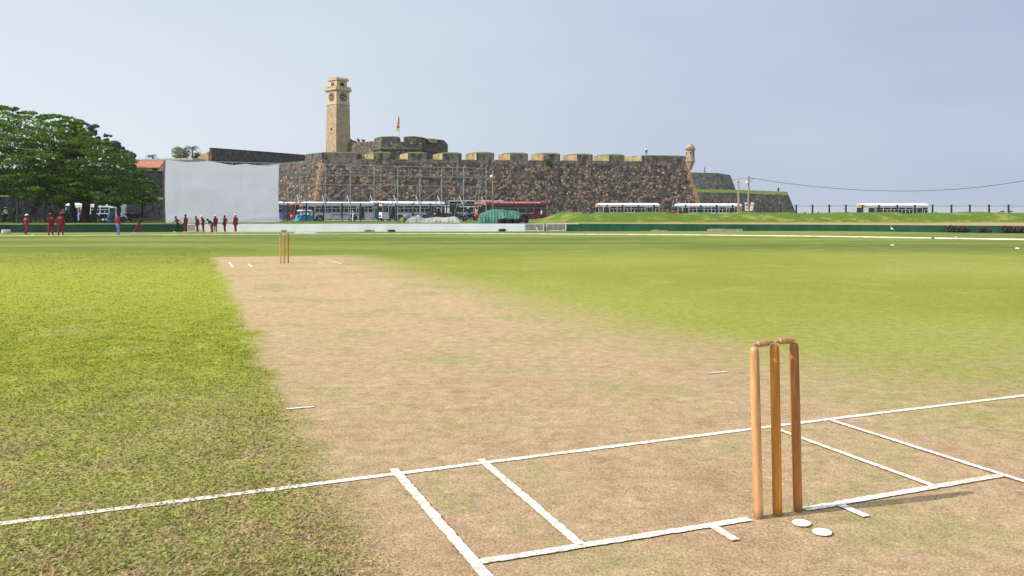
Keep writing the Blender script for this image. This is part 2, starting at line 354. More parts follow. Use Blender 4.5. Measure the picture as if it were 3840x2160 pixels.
line_strip('crease_marking',GV(2110,1272),GV(2180,1303),.045,'short tick mark right of the near stumps',z=.008)
line_strip('crease_marking',GV(720,1030.5),GV(790,1024.5),.035,'short dash at the left edge of the pitch',z=.006)
line_strip('crease_marking',GV(1782,940.5),GV(1832,936),.035,'short dash at the right edge of the pitch',z=.006)
# far end creases (only partly repainted)
def FF(x,y): return GV((800+x/4.77)/Vw,(930+y/4.77)/Vw)
for a,b,wd,lb in [((283,252),(348,348),.055,'outer left guide line at the far wicket'),((625,285),(688,342),.05,'inner left guide line at the far wicket'),
                  ((1880,257),(2005,303),.03,'inner right guide line at the far wicket'),((2050,212),(2312,298),.04,'right return crease at the far wicket')]:
    line_strip('crease_marking',FF(*a),FF(*b),wd,lb,z=.006)
for a,b,lb in [((1015,272),(1048,272),'left worn paint spot by the far stumps'),((1228,264),(1255,264),'middle worn paint spot by the far stumps'),((1470,264),(1500,264),'right worn paint spot by the far stumps'),((530,335),(640,336),'faded crease trace at the far left')]:
    line_strip('crease_marking',FF(*a),FF(*b),.06,lb,z=.005)
# boundary rope, lying on the grass
def boundary():
    pts=[(-260,889,.028),(0,886.5,.028),(300,885,.028),(640,883,.028),(1105,880.5,.028),(1330,879.3,.030),(1700,878.6,.034),(2000,879,.032),(2350,881.3,.035),(2700,884,.036),(3040,888,.037),(3400,894,.038),(3840,901.5,.039),(4100,906,.047)]
    P=[fieldpt(a,b) for a,b,c in pts]; C_=[];R_=[]
    for k in range(len(P)-1):
        for t in np.linspace(0,1,12,endpoint=False):
            q=P[k].lerp(P[k+1],t); rr=pts[k][2]+(pts[k+1][2]-pts[k][2])*t; q.z=float(zfield(q.x,q.y))+rr*.8+.01; C_.append(q); R_.append(rr)
    o=build('boundary_rope',MB().tube(C_,R_,7),pm('white_rope',(.84,.83,.78),(.66,.62,.52),1.5,.9,.3),None,smooth=True,loc=tuple(P[5])); tag(o,'long white boundary rope across the far outfield in front of the walls','rope')
boundary()
# ---------------------------------------------------------------- grass blades near the camera
def blades():
    n=420000
    # density falls with the distance squared
    r=np.exp(np.log(2.3)+np.log(30/2.3)*rng.random(n)**1.35); th=rng.uniform(-.60,.60,n); x=r*np.sin(th)+0; y=r*np.cos(th)
    z=zfield(x,y); u,v=xy2uv(x,y)
    g=np.maximum(ss(-1.55,-1.85,u+.1*rng.normal(size=n)),ss(1.3,3.4,u-1.0*(1-ss(-1,9,v)))) ; g=np.where(v>22.8,1,g)
    lush=ss(-1.5,-1.9,u)
    patch=.5+.5*np.sin(x*3.1+np.sin(y*2.3)*2)*np.sin(y*2.7+np.sin(x*1.9)*2)
    Ln=(.007+.006*g+.007*lush*patch)*rng.uniform(.5,1.5,n); wd=(.0014+.0014*g+.0016*lush)*rng.uniform(.7,1.5,n)*(1+r*.08)
    thin=np.where((lush<.5)&(r>6.5),np.clip(1-(r-6.5)/5,0,1),1.0); Ln=Ln*thin*np.where(lush<.5,.75,1); wd=wd*thin
    az=rng.uniform(0,2*np.pi,n); tilt=np.clip(rng.normal(1.22-.12*g,.25,n),.2,1.5)   # from vertical
    dx,dy,dz=np.sin(tilt)*np.cos(az),np.sin(tilt)*np.sin(az),np.cos(tilt)
    sx,sy=-np.sin(az),np.cos(az)
    b=np.stack([x,y,z],1); side=np.stack([sx,sy,np.zeros(n)],1)*wd[:,None]; tip=b+np.stack([dx,dy,dz],1)*Ln[:,None]
    v3=np.empty((n*3,3)); v3[0::3]=b-side; v3[1::3]=b+side; v3[2::3]=tip
    br=np.clip(rng.normal(1.15,.30,n),.5,2.1)[:,None]; tint=np.stack([1+.10*rng.normal(size=n),np.ones(n),1+.15*rng.normal(size=n)],1)
    dead=(rng.random(n)<.10)[:,None]; c=np.clip(br*tint,.25,2.2); c=np.where(dead,c*np.array([[1.25,1.12,1.4]]),c)
    o=npmesh('grass',v3,np.arange(n*3).reshape(-1,3),M_blade,col=np.repeat(c,3,0)); tag(o,'short grass blades and dry straw covering the near turf','grass',kind='stuff')
blades()
# ---------------------------------------------------------------- stone materials
def stone_wall_material(name,dark=(.028,.027,.026),mid=(.11,.10,.088),tanc=(.30,.205,.125),cell=1.6,tan_amt=.34,top_z=None,streak=.5):
    t=NT(name); pos=t.geo(); 
    vo=t.n('ShaderNodeTexVoronoi',feature='F1'); vo.inputs['Scale'].default_value=cell; vo.inputs['Randomness'].default_value=.9
    wn=t.n('ShaderNodeTexNoise'); t.l(pos,wn.inputs['Vector']); wn.inputs['Scale'].default_value=1.5
    va=t.n('ShaderNodeVectorMath',operation='MULTIPLY_ADD'); t.l(wn.outputs['Color'],va.inputs[0]); va.inputs[1].default_value=(.35,.35,.35); t.l(pos,va.inputs[2]); t.l(va.outputs[0],vo.inputs['Vector'])
    edge=t.n('ShaderNodeTexVoronoi',feature='DISTANCE_TO_EDGE'); edge.inputs['Scale'].default_value=cell; edge.inputs['Randomness'].default_value=.9; t.l(va.outputs[0],edge.inputs['Vector'])
    sp=t.n('ShaderNodeSeparateColor'); t.l(vo.outputs['Color'],sp.inputs[0])
    big=t.noise(pos,.22,4,.6); med=t.noise(pos,1.2,5,.65); fine=t.noise(pos,6,4,.7)
    stk=t.noise(pos,1.0,5,.65,(1,1,.4))
    isstone=t.ramp(t.math('ADD',sp.outputs[0],t.math('MULTIPLY',t.math('SUBTRACT',big,.5),.9)),1.0-tan_amt,1.08-tan_amt)
    mort=t.ramp(edge.outputs['Distance'],.035,.13)
    stone=t.mix(sp.outputs[1],tanc,tuple(k*.62 for k in (tanc[0],tanc[1]*1.02,tanc[2]*1.2)))
    base=t.mix(t.ramp(med,.36,.64),dark,mid); base=t.mix(t.math('MULTIPLY',t.ramp(fine,.55,.72),.5),base,(.26,.21,.15))
    col=t.mix(t.math('MULTIPLY',isstone,mort),base,stone)
    col=t.mix(t.math('MULTIPLY',t.ramp(stk,.5,.68),streak),col,dark)
    if top_z:
        s=t.n('ShaderNodeSeparateXYZ'); t.l(pos,s.inputs[0]); tp=t.ramp(t.math('ADD',s.outputs[2],t.math('MULTIPLY',med,2.0)),top_z,top_z+1.2)
        pl=t.mix(t.ramp(stk,.38,.66),(.17,.15,.13),(.035,.034,.034)); pl=t.mix(t.math('MULTIPLY',t.ramp(fine,.6,.75),.4),pl,(.3,.27,.22)); col=t.mix(tp,col,pl)
    moss=t.ramp(t.noise(pos,.5,4,.7),.64,.74); col=t.mix(t.math('MULTIPLY',moss,.5),col,(.07,.09,.03))
    t.base(col,.95,.15); h=t.math('ADD',t.math('MULTIPLY',t.math('MULTIPLY',mort,.8),1.0),t.math('MULTIPLY',fine,.5)); t.bump(h,1.0,.12); return t.m
M_fort=stone_wall_material('rubble_wall',top_z=11.0)
M_fortfar=stone_wall_material('dark_rampart_wall',dark=(.03,.032,.034),mid=(.085,.085,.085),tanc=(.15,.135,.11),tan_amt=.28,cell=2.2)
M_inner=stone_wall_material('weathered_inner_wall',dark=(.05,.047,.044),mid=(.16,.135,.11),tanc=(.30,.22,.15),tan_amt=.25,cell=1.8,streak=.4)
M_suncheek=pm('sunlit_cheek_plaster',(.42,.31,.19),(.24,.16,.10),.9,.95,.5,.1,sc3=(1,1,.5))  # paler tan for the left cheeks only, sunlight put into the colour
M_quoin=pm('quoin_and_sunlit_end_stone',(.36,.22,.12),(.20,.135,.085),1.2,.95,.6,.1)  # own stone colour on the quoins; on the rampart end it paints sunlight
M_topgrass=pm('rampart_grass',(.12,.19,.03),(.07,.12,.022),1.0,.95,.6,.1)
def stone_lump_material():
    t=NT('rubble_stone'); a=t.n('ShaderNodeAttribute'); a.attribute_name='Col'; n=t.noise(t.geo(),5,4,.7)
    t.base(t.mix(t.ramp(n,.35,.7),t.mix(1.0,a.outputs['Color'],(.45,.42,.4),'MULTIPLY'),a.outputs['Color']),.95,.1); t.bump(n,.6,.05); return t.m
M_lump=stone_lump_material()
def stones(face,n,parent,lit_gain=.5,size=(.22,.5),rows=.86,seed=1,skip_top=.16):
    """irregular stones standing proud of a wall face; face(s,t)->(pos,normal) arrays, s along, t up 0..1"""
    g=np.random.default_rng(seed); L,Hh=face['L'],face['H']
    nr=int(Hh/rows); s=g.random(n); r=g.integers(0,nr,n); t=(r+.5+g.normal(0,.16,n))/nr; t=np.clip(t,.02,.985)
    keep=(t<1-skip_top)|(g.random(n)<.15); clump=np.sin(s*L*.35+seed)+np.sin(s*L*.93+t*5+2)+.6*np.sin(t*11+s*L*.21); keep&=(clump+g.normal(0,1.1,n)>-.9); s,t=s[keep],t[keep]; n=len(s)
    p0,p1,q0,q1=[np.array(k) for k in face['q']]   # bottom a,b  top a,b
    B=p0+(p1-p0)*s[:,None]; T=q0+(q1-q0)*s[:,None]; P=B+(T-B)*t[:,None]
    ax=(p1-p0)/np.linalg.norm(p1-p0); up=(q0-p0)/np.linalg.norm(q0-p0); nm=np.cross(ax,up); nm/=np.linalg.norm(nm)
    if nm[1]>0: nm=-nm
    # base lump (subdivided octahedron)
    mb=MB().lump((0,0,0),(1,1,1),3,4,6,amp=0); bv=np.array(mb.v); tri=[]
    for f in mb.f:
        if len(f)==3: tri.append(f)
        else: tri+= [(f[0],f[1],f[2]),(f[0],f[2],f[3])]
    tri=np.array(tri); k=len(bv)
    sz=(size[0]+(size[1]-size[0])*g.random(n)**1.6)*np.where(g.random(n)<.15,1.35,1.0); asp=g.uniform(.45,.95,n); rot=g.uniform(-.5,.5,n)
    a=sz*1.0; b=sz*asp; d=np.minimum(sz*.34,.15)
    vv=bv[None]*(1+g.uniform(-.34,.30,(n,k,1))); x=vv[...,0]*a[:,None]; y=vv[...,2]*b[:,None]; z=vv[...,1]*d[:,None]
    xr=x*np.cos(rot)[:,None]-y*np.sin(rot)[:,None]; yr=x*np.sin(rot)[:,None]+y*np.cos(rot)[:,None]
    V=P[:,None,:]+xr[...,None]*ax+yr[...,None]*up+z[...,None]*nm
    base=np.array([(.37,.275,.175),(.30,.24,.18),(.22,.19,.16),(.47,.37,.25),(.33,.22,.14),(.14,.125,.11)]); w_=np.array([.26,.22,.24,.14,.08,.06]); 
    c=base[g.choice(6,n,p=w_)]*g.uniform(.6,1.1,n)[:,None]*(.75+lit_gain*.5)
    faces=(tri[None]+(np.arange(n)*k)[:,None,None]).reshape(-1,3)
    l=np.array(LOC[parent.name][0]) if parent else 0
    o=npmesh('rubble_stones',V.reshape(-1,3)-l,faces,M_lump,parent,col=np.repeat(c,k,0)); o['kind']='stuff'; return o
# ---------------------------------------------------------------- main bastion
BZ=-.9; BAT=.27
def bastion():
    A=np.array([XZ(1208,163),163]); Bp=np.array([XZ(2577,172),172])         # front edge at sill height
    d=(Bp-A)/np.linalg.norm(Bp-A); nf=np.array([d[1],-d[0]])                   # front normal (towards viewer)
    sill=11.2
    root=thing('fort_bastion','massive rubble stone fort bastion with merlons behind the parked buses','fort',(0,168,0))
    Cc=np.array([XZ(900,186),188.])                                           # far end of left flank
    dl=(Cc-A)/np.linalg.norm(Cc-A); nl=np.array([-dl[1],dl[0]]); nl=nl if nl[1]<0 else -nl
    E_=Bp+np.array([1.0,34.]); dr=(E_-Bp)/np.linalg.norm(E_-Bp); nr=np.array([dr[1],-dr[0]])
    off=BAT*(sill-BZ)
    def corner(P,n1,n2,o):   # offset intersection of two faces
        M=np.array([n1,n2]); return P+np.linalg.solve(M,np.array([o,o]))
    Ab=corner(A,nf,nl,off); Bb=corner(Bp,nf,nr,off); Cb=Cc+nl*off; Eb=E_+nr*off
    mb=MB()
    def p3(p,z): return (float(p[0]),float(p[1]),z)
    ring_b=[p3(Ab,BZ),p3(Bb,BZ),p3(Eb,BZ),p3(Cb,BZ)]; ring_t=[p3(A,sill),p3(Bp,sill),p3(E_,sill),p3(Cc,sill)]
    mb.hexa(ring_b,ring_t); mb.m[1]=1                                          # top face is grass
    wall=build('wall',mb,[M_fort,M_topgrass],root,world=True)
    stones(dict(L=71,H=12,q=[p3(Ab,BZ),p3(Bb,BZ),p3(A,sill),p3(Bp,sill)]),1700,root,.40,(.15,.33),seed=3,skip_top=.10)
    stones(dict(L=31,H=12,q=[p3(Cb,BZ),p3(Ab,BZ),p3(Cc,sill),p3(A,sill)]),620,root,.75,(.2,.42),seed=5)  # flank stones coloured brighter, standing in for the sun on this side
    # quoins: dressed blocks up the two corners
    for (P0,P1,k,lb,wq) in ((Ab,A,13,'left',.55),(Bb,Bp,15,'right',.62)):
        q=MB()
        for i in range(k):
            t0=i/k;t1=(i+.93)/k; top=.985 if lb=='right' else .95
            a=P0+(P1-P0)*t0*top; z0=BZ+(sill-BZ)*t0*top; b=P0+(P1-P0)*t1*top; z1=BZ+(sill-BZ)*t1*top
            L1=wq*(1.5 if i%2 else 1.0); L2=wq*(1.0 if i%2 else 1.5); dd=(d if lb=='left' else -d); d2=(dl if lb=='left' else dr); o=(nf+(nl if lb=='left' else nr))*.045
            def pt(P,z): return [p3(P+o,z),p3(P+dd*L1+nf*.05,z),p3(P+dd*L1-nf*.4,z),p3(P+d2*L2-(nl if lb=='left' else nr)*.4,z),p3(P+d2*L2+(nl if lb=='left' else nr)*.05,z)]
            pb,ptp=pt(a,z0),pt(b,z1)
            if lb=='right': pb,ptp=pb[::-1],ptp[::-1]
            q.hexa(pb,ptp)
        build('quoin',q,M_quoin,root,world=True)
    # merlons: (back-left px, front-left px, front-right px, back-right px, top row)
    def Dp(px): # depth of front edge line at a photo column
        k=(px-1920)/F; t=(k*A[1]-A[0])/(d[0]-k*d[1]); return float(A[1]+d[1]*t)
    ms=[(1366,1400,1468,1483,571.5,594),(1499,1529,1600,1607,572,595),(1623,1659,1731,1722,573,596),(1745,1787,1853,1838,572,597),(1868,1913,1980,1964,574,598),(1990,2037,2101,2086,575,599),(2107,2163,2223,2206,578,600),(2226,2283,2343,2326,580,601)]
    def top_grass(bot):  # slightly domed turf
        n=len(bot); c=sum((Vector(p) for p in bot),Vector())/n; g=MB(); ins=[Vector(p).lerp(c,.06)+Vector((0,0,.10)) for p in bot]; ins2=[Vector(p).lerp(c,.35)+Vector((0,0,.30)) for p in bot]
        ot=[Vector(p)+Vector((0,0,.0)) for p in bot]; g.add(ot+ins+ins2,[(i,(i+1)%n,n+(i+1)%n,n+i) for i in range(n)]+[(n+i,n+(i+1)%n,2*n+(i+1)%n,2*n+i) for i in range(n)]+[tuple(range(2*n,3*n))]); return g
    for (bl,fl,fr,br,yt,ys) in ms:
        D=Dp(fl); D2=Dp(fr); zt=ZY(yt,D)-.12; dep=4.2
        bot=[(XZ(fl,D),D,sill-.0),(XZ(fr,D2),D2,sill),(XZ(br,D2+dep),D2+dep,sill),(XZ(bl,D+dep),D+dep,sill)]
        tp=[(p[0]+ (0.0),p[1]+(.12 if i<2 else 0),zt) for i,p in enumerate(bot)]
        m=MB(); m.hexa(bot,tp); m.m[-1]=1; o=build('merlon',m,[M_fort,M_suncheek],root,world=True)
        LOC[o.name]=LOC[root.name]; build('turf_cap',top_grass(tp),M_topgrass,o,world=True,smooth=False)
    # long first merlon wrapping the left corner, and long last merlon to the right corner
    Al=A; P1=A+dl*2.6; zt=ZY(571,163)-.1
    f1=(XZ(1337,Dp(1337)),Dp(1337)); b1=(XZ(1357,Dp(1337)+4.2),Dp(1337)+4.2)
    Lf=A+dl*6.5
    bot=[p3(Lf,sill),p3(A,sill),(*f1,sill),(*b1,sill),p3(Lf+np.array([7,5.]),sill)]
    tp=[(p[0],p[1]+.1,zt) for p in bot]; m=MB().hexa(bot,tp); o=build('merlon',m,[M_fort],root,world=True); LOC[o.name]=LOC[root.name]; build('turf_cap',top_grass(tp),M_topgrass,o,world=True)
    D=Dp(2407); zt=ZY(582,D)-.1; e=E_+(Bp-E_)*.0
    bot=[(XZ(2407,D),D,sill),p3(Bp,sill),p3(Bp+dr*12,sill),(XZ(2450,D+13),D+13,sill),(XZ(2344,D+4.4),D+4.4,sill)]
    tp=[(p[0],p[1]+.1,zt-(.05 if i in(1,2) else 0)) for i,p in enumerate(bot)]; m=MB().hexa(bot,tp); m.m[-1]=1; o=build('merlon',m,[M_fort,M_suncheek],root,world=True); LOC[o.name]=LOC[root.name]; build('turf_cap',top_grass(tp),M_topgrass,o,world=True)
    # grass in the embrasures
    for (x0,x1) in ((1340,1400),(1470,1530),(1602,1660),(1733,1788),(1855,1914),(1982,2038),(2103,2164),(2225,2284),(2345,2408)):
        Da,Db=Dp(x0),Dp(x1); g=MB(); g.hexa([(XZ(x0,Da),Da-.05,sill),(XZ(x1,Db),Db-.05,sill),(XZ(x1,Db+4),Db+4,sill),(XZ(x0,Da+4),Da+4,sill)],[(XZ(x0,Da)+.1,Da+.25,sill+.10),(XZ(x1,Db)-.1,Db+.25,sill+.16),(XZ(x1,Db+4),Db+4,sill+.5),(XZ(x0,Da+4),Da+4,sill+.35)])
        build('embrasure_turf',g,M_topgrass,root,world=True)
    # sentry turret on the right corner
    c=W(2587,604,172.0); D=172.
    M_tur=pm('turret_stone',(.46,.36,.27),(.24,.18,.14),1.6,.95,.5,.1,sc3=(1,1,.5))
    z0=ZY(603,D); z1=ZY(560,D); tz=MB()
    cen=Vector((c.x,c.y-.35,0)); rr=.87
    prof=[(.25,z0-1.9),(.5,z0-1.3),(.78,z0-.5),(rr+.02,z0-.22),(rr+.12,z0-.16),(rr+.12,z0+.0),(rr,z0+.06),(rr-.02,z1-.25),(rr+.02,z1-.2),(rr+.22,z1-.1),(rr+.25,z1+.1)]
    tz.lathe(prof,cen,14); tur=build('sentry_turret',tz,M_tur,root,world=True,smooth=False); LOC[tur.name]=LOC[root.name]
    dm=MB().lathe([(rr+.02,z1+.1),(rr-.04,z1+.4),(rr-.22,z1+.75),(rr-.5,z1+.98),(.1,z1+1.08),(.08,z1+1.2)],cen,14); build('dome',dm,M_tur,tur,world=True,smooth=True)
    wn=MB()
    for a in (-100,-45,-155): build('loophole',MB().box(cen+Vector((math.cos(R(a))*rr,math.sin(R(a))*rr,(z0+z1)/2+.3)),(.16,.10,.5),R(a+90)),pm('dark_opening',(.02,.018,.016),None,1,1),tur,world=True)
    return root
bastion()
# ---------------------------------------------------------------- other ramparts
def rampart(name,label,q,mat,base_z,batter,grass=None,depth=20,cat='wall',cap=.25,endcap=None):
    """q: list of (x,y,ztop) along the top edge left to right (seen from the camera)"""
    n=len(q); root=thing(name,label,cat,(q[0][0],q[0][1],base_z)); m=MB(); b=[];t=[];bk=[];bb=[]
    for i,(x,y,z) in enumerate(q):
        a=np.array(q[max(i-1,0)][:2]); c=np.array(q[min(i+1,n-1)][:2]); d=(c-a)/np.linalg.norm(c-a); nn=np.array([d[1],-d[0]])
        o=nn*batter*(z-base_z); t.append((x,y,z)); b.append((x+o[0],y+o[1],base_z)); bk.append((x-nn[0]*depth,y-nn[1]*depth,z)); bb.append((x-nn[0]*depth,y-nn[1]*depth,base_z))
    if endcap:   # spread the two ends outwards at the foot (sloping end faces)
        l,r=endcap; b[0]=(b[0][0]+l[0],b[0][1]+l[1],base_z); b[-1]=(b[-1][0]+r[0],b[-1][1]+r[1],base_z)
    vs=b+t+bk+bb; fs=[];mi=[]
    for i in range(n-1):
        fs.append((i,i+1,n+i+1,n+i)); mi.append(0); fs.append((n+i,n+i+1,2*n+i+1,2*n+i)); mi.append(1); fs.append((2*n+i,2*n+i+1,3*n+i+1,3*n+i)); mi.append(0)
    fs.append((0,n,2*n,3*n)); mi.append(0); fs.append((n-1,4*n-1,3*n-1,2*n-1)); mi.append(0)
    m.add(vs,fs); m.m=mi; build('wall',m,[mat,M_topgrass],root,world=True)
    g=MB()
    for i in range(n-1):
        a,b_=Vector(t[i]),Vector(t[i+1]); k,l=Vector(bk[i]),Vector(bk[i+1]); ins=.12
        a2=a.lerp(k,ins)+Vector((0,0,cap)); b2=b_.lerp(l,ins)+Vector((0,0,cap)); a3=k+Vector((0,0,cap));b3=l+Vector((0,0,cap))
        a0=a+Vector((0,0,.02)); b0=b_+Vector((0,0,.02)); g.add([a0,b0,b2,a2,b3,a3],[(0,1,2,3),(3,2,4,5)])
    build('turf_cap',g,M_topgrass,root,world=True); return root
P=lambda px,py,D:(XZ(px,D),D,ZY(py,D))
# tall dark wall left behind the sight screen, its left end coloured orange to paint in sunlight
root=rampart('rampart_wall','tall dark rampart wall with an end coloured sunlit orange, behind the white sight screen',[P(793,554,200),P(980,567.5,212),P(1149,581,225),P(1190,583,229)],M_fortfar,-1,.16,depth=.8,cap=.02)
m=MB(); a=P(793,554,200); 
m.hexa([(a[0]-1.7,200-1.2,6),(a[0]+.25,199.0,6),(a[0]+.25,206,6),(a[0]-4.5,212,6)],[(a[0]-.03,199.9,a[2]),(a[0]+.02,200,a[2]),(a[0]+.4,206,a[2]-.1),(a[0]-1.2,212,a[2]-.3)]); build('end_face',m,M_quoin,root,world=True)
m=MB(); m.hexa([(XZ(727,204),203,4),(XZ(776,200),200,4),(XZ(776,200),212,4),(XZ(727,204),214,4)],[(XZ(742,204),204,ZY(588,204)),(XZ(783,201),201,ZY(568,201)),(XZ(783,201),212,ZY(568,201)),(XZ(742,204),212,ZY(590,204))]); build('ruined_end',m,M_quoin,root,world=True)
# terrace walls on the far left
rampart('terrace_wall','dark lower terrace wall with a grass strip on top, behind the big tree',[P(-500,730,108),P(-100,736,122),P(250,741.5,131),P(640,750,144),P(900,756,153)],M_fortfar,-1,.12,depth=14,cap=.45)
rampart('terrace_wall','dark upper terrace wall below the orange roofed house, behind the big tree',[P(-500,622,126),P(-100,631,139),P(250,636,148),P(640,642,161),P(900,646,170)],M_fortfar,2.5,.1,depth=30,cap=.14)
# right-hand rear bastions
rampart('rear_bastion','upper rear bastion right of the sentry turret, a figure standing on it',[P(2560,647,262),P(2690,650,256),P(2737,657,255)],M_fortfar,-1,.2,depth=5,cap=.15,endcap=((0,0),(5.2,0)))
rampart('rear_bastion','low rear bastion with a grassy top, rightmost of the fort',[P(2560,720,232),P(2790,724,228),P(2957,731,226)],M_fortfar,-1,.2,depth=24,cap=.9,endcap=((0,0),(2.6,0)))
# ---------------------------------------------------------------- inner bastion (cavalier)
def inner():
    root=thing('inner_bastion','dark weathered upper gun platform beside the clock tower','fort',(XZ(1500,196),200,8))
    def T(x,y,D): px=1060+x/3.622; py=250+y/3.622; return P(px,py,D)
    cs=[(850,1052,208),(870,1035,206),(1235,1012,197),(1340,1012,193),(1880,1025,194),(2120,1040,205),(2236,1060,212)]
    bt=[];tp=[]
    for x,y,D in cs:
        p=T(x,y,D); tp.append(p)
    c=Vector((XZ(1500,205),212,0))
    for p in tp:
        v=(Vector((p[0],p[1],0))-c).normalized()*.9; bt.append((p[0]+v.x,p[1]+v.y,8.0))
    back=[(tp[-1][0]-2,228,tp[-1][2]),(tp[0][0]+2,228,tp[0][2])]; bb=[(back[0][0],229,8.),(back[1][0],229,8.)]
    m=MB().hexa(bt+bb,tp+back); m.m[1]=1; build('wall',m,[M_inner,M_topgrass],root,world=True)
    led=MB()
    for a,b in zip(range(2,6),range(3,7)):
        pa=Vector(bt[a]).lerp(Vector(tp[a]),.62); pb=Vector(bt[b]).lerp(Vector(tp[b]),.62); z=ZY(250+1128/3.622,195)
        pa.z=z;pb.z=z; led.tube([pa+Vector((0,-.05,0)),pb+Vector((0,-.05,0))],.2,6)
    build('string_course',led,M_inner,root,world=True)
    def mer(pts,y1s,dep=5,lb=None,mats=None):
        base=[];top=[]
        for (x,y,D) in pts:
            t=T(x,y,D); base.append((t[0],t[1]-.04,11.2)); top.append((t[0],t[1]+.15,t[2]))
        bk=[(base[-1][0],base[-1][1]+dep,11.2),(base[0][0],base[0][1]+dep,11.2)]; tk=[(top[-1][0]+y1s[1],top[-1][1]+dep,top[-1][2]),(top[0][0]+y1s[0],top[0][1]+dep,top[0][2])]
        mm=MB().hexa(base+bk,top+tk); o=build('merlon',mm,mats or M_inner,root,world=True); LOC[o.name]=LOC[root.name]
        g=MB(); pl=[Vector(q)+Vector((0,0,.02)) for q in top+tk]; c_=sum(pl,Vector())/len(pl); g.hexa(pl,[q.lerp(c_,.3)+Vector((0,0,.22)) for q in pl]); build('turf_cap',g,M_topgrass,o,world=True)
    mer([(1240,985,197.4),(1262,968,197),(1345,955,192.9),(1572,951,193.3)],(0,-.2))
    mer([(1640,985,193.4),(1648,953,193.4),(1790,949,193.6),(1880,962,193.9),(1945,970,196)],(.3,0))
    mer([(2085,992,203),(2190,1003,209),(2222,1035,211.5)],(0,0))
    mer([(1950,985,197),(2085,1000,203)],(0,0),3)
    m=MB(); a=T(1960,978,197.2);b=T(2085,982,203); c1=T(2098,1038,202.6); d1=T(2012,1034,197.4); m.hexa([tuple(Vector(k)+Vector((-.05,-.5,0))) for k in (d1,c1,b,a)],[tuple(Vector(k)+Vector((0,.6,0))) for k in (d1,c1,b,a)]); build('bright_cheek',m,M_suncheek,root,world=True)
    mer([(905,1010,206),(975,1010,204)],(0,0),3); 
inner()
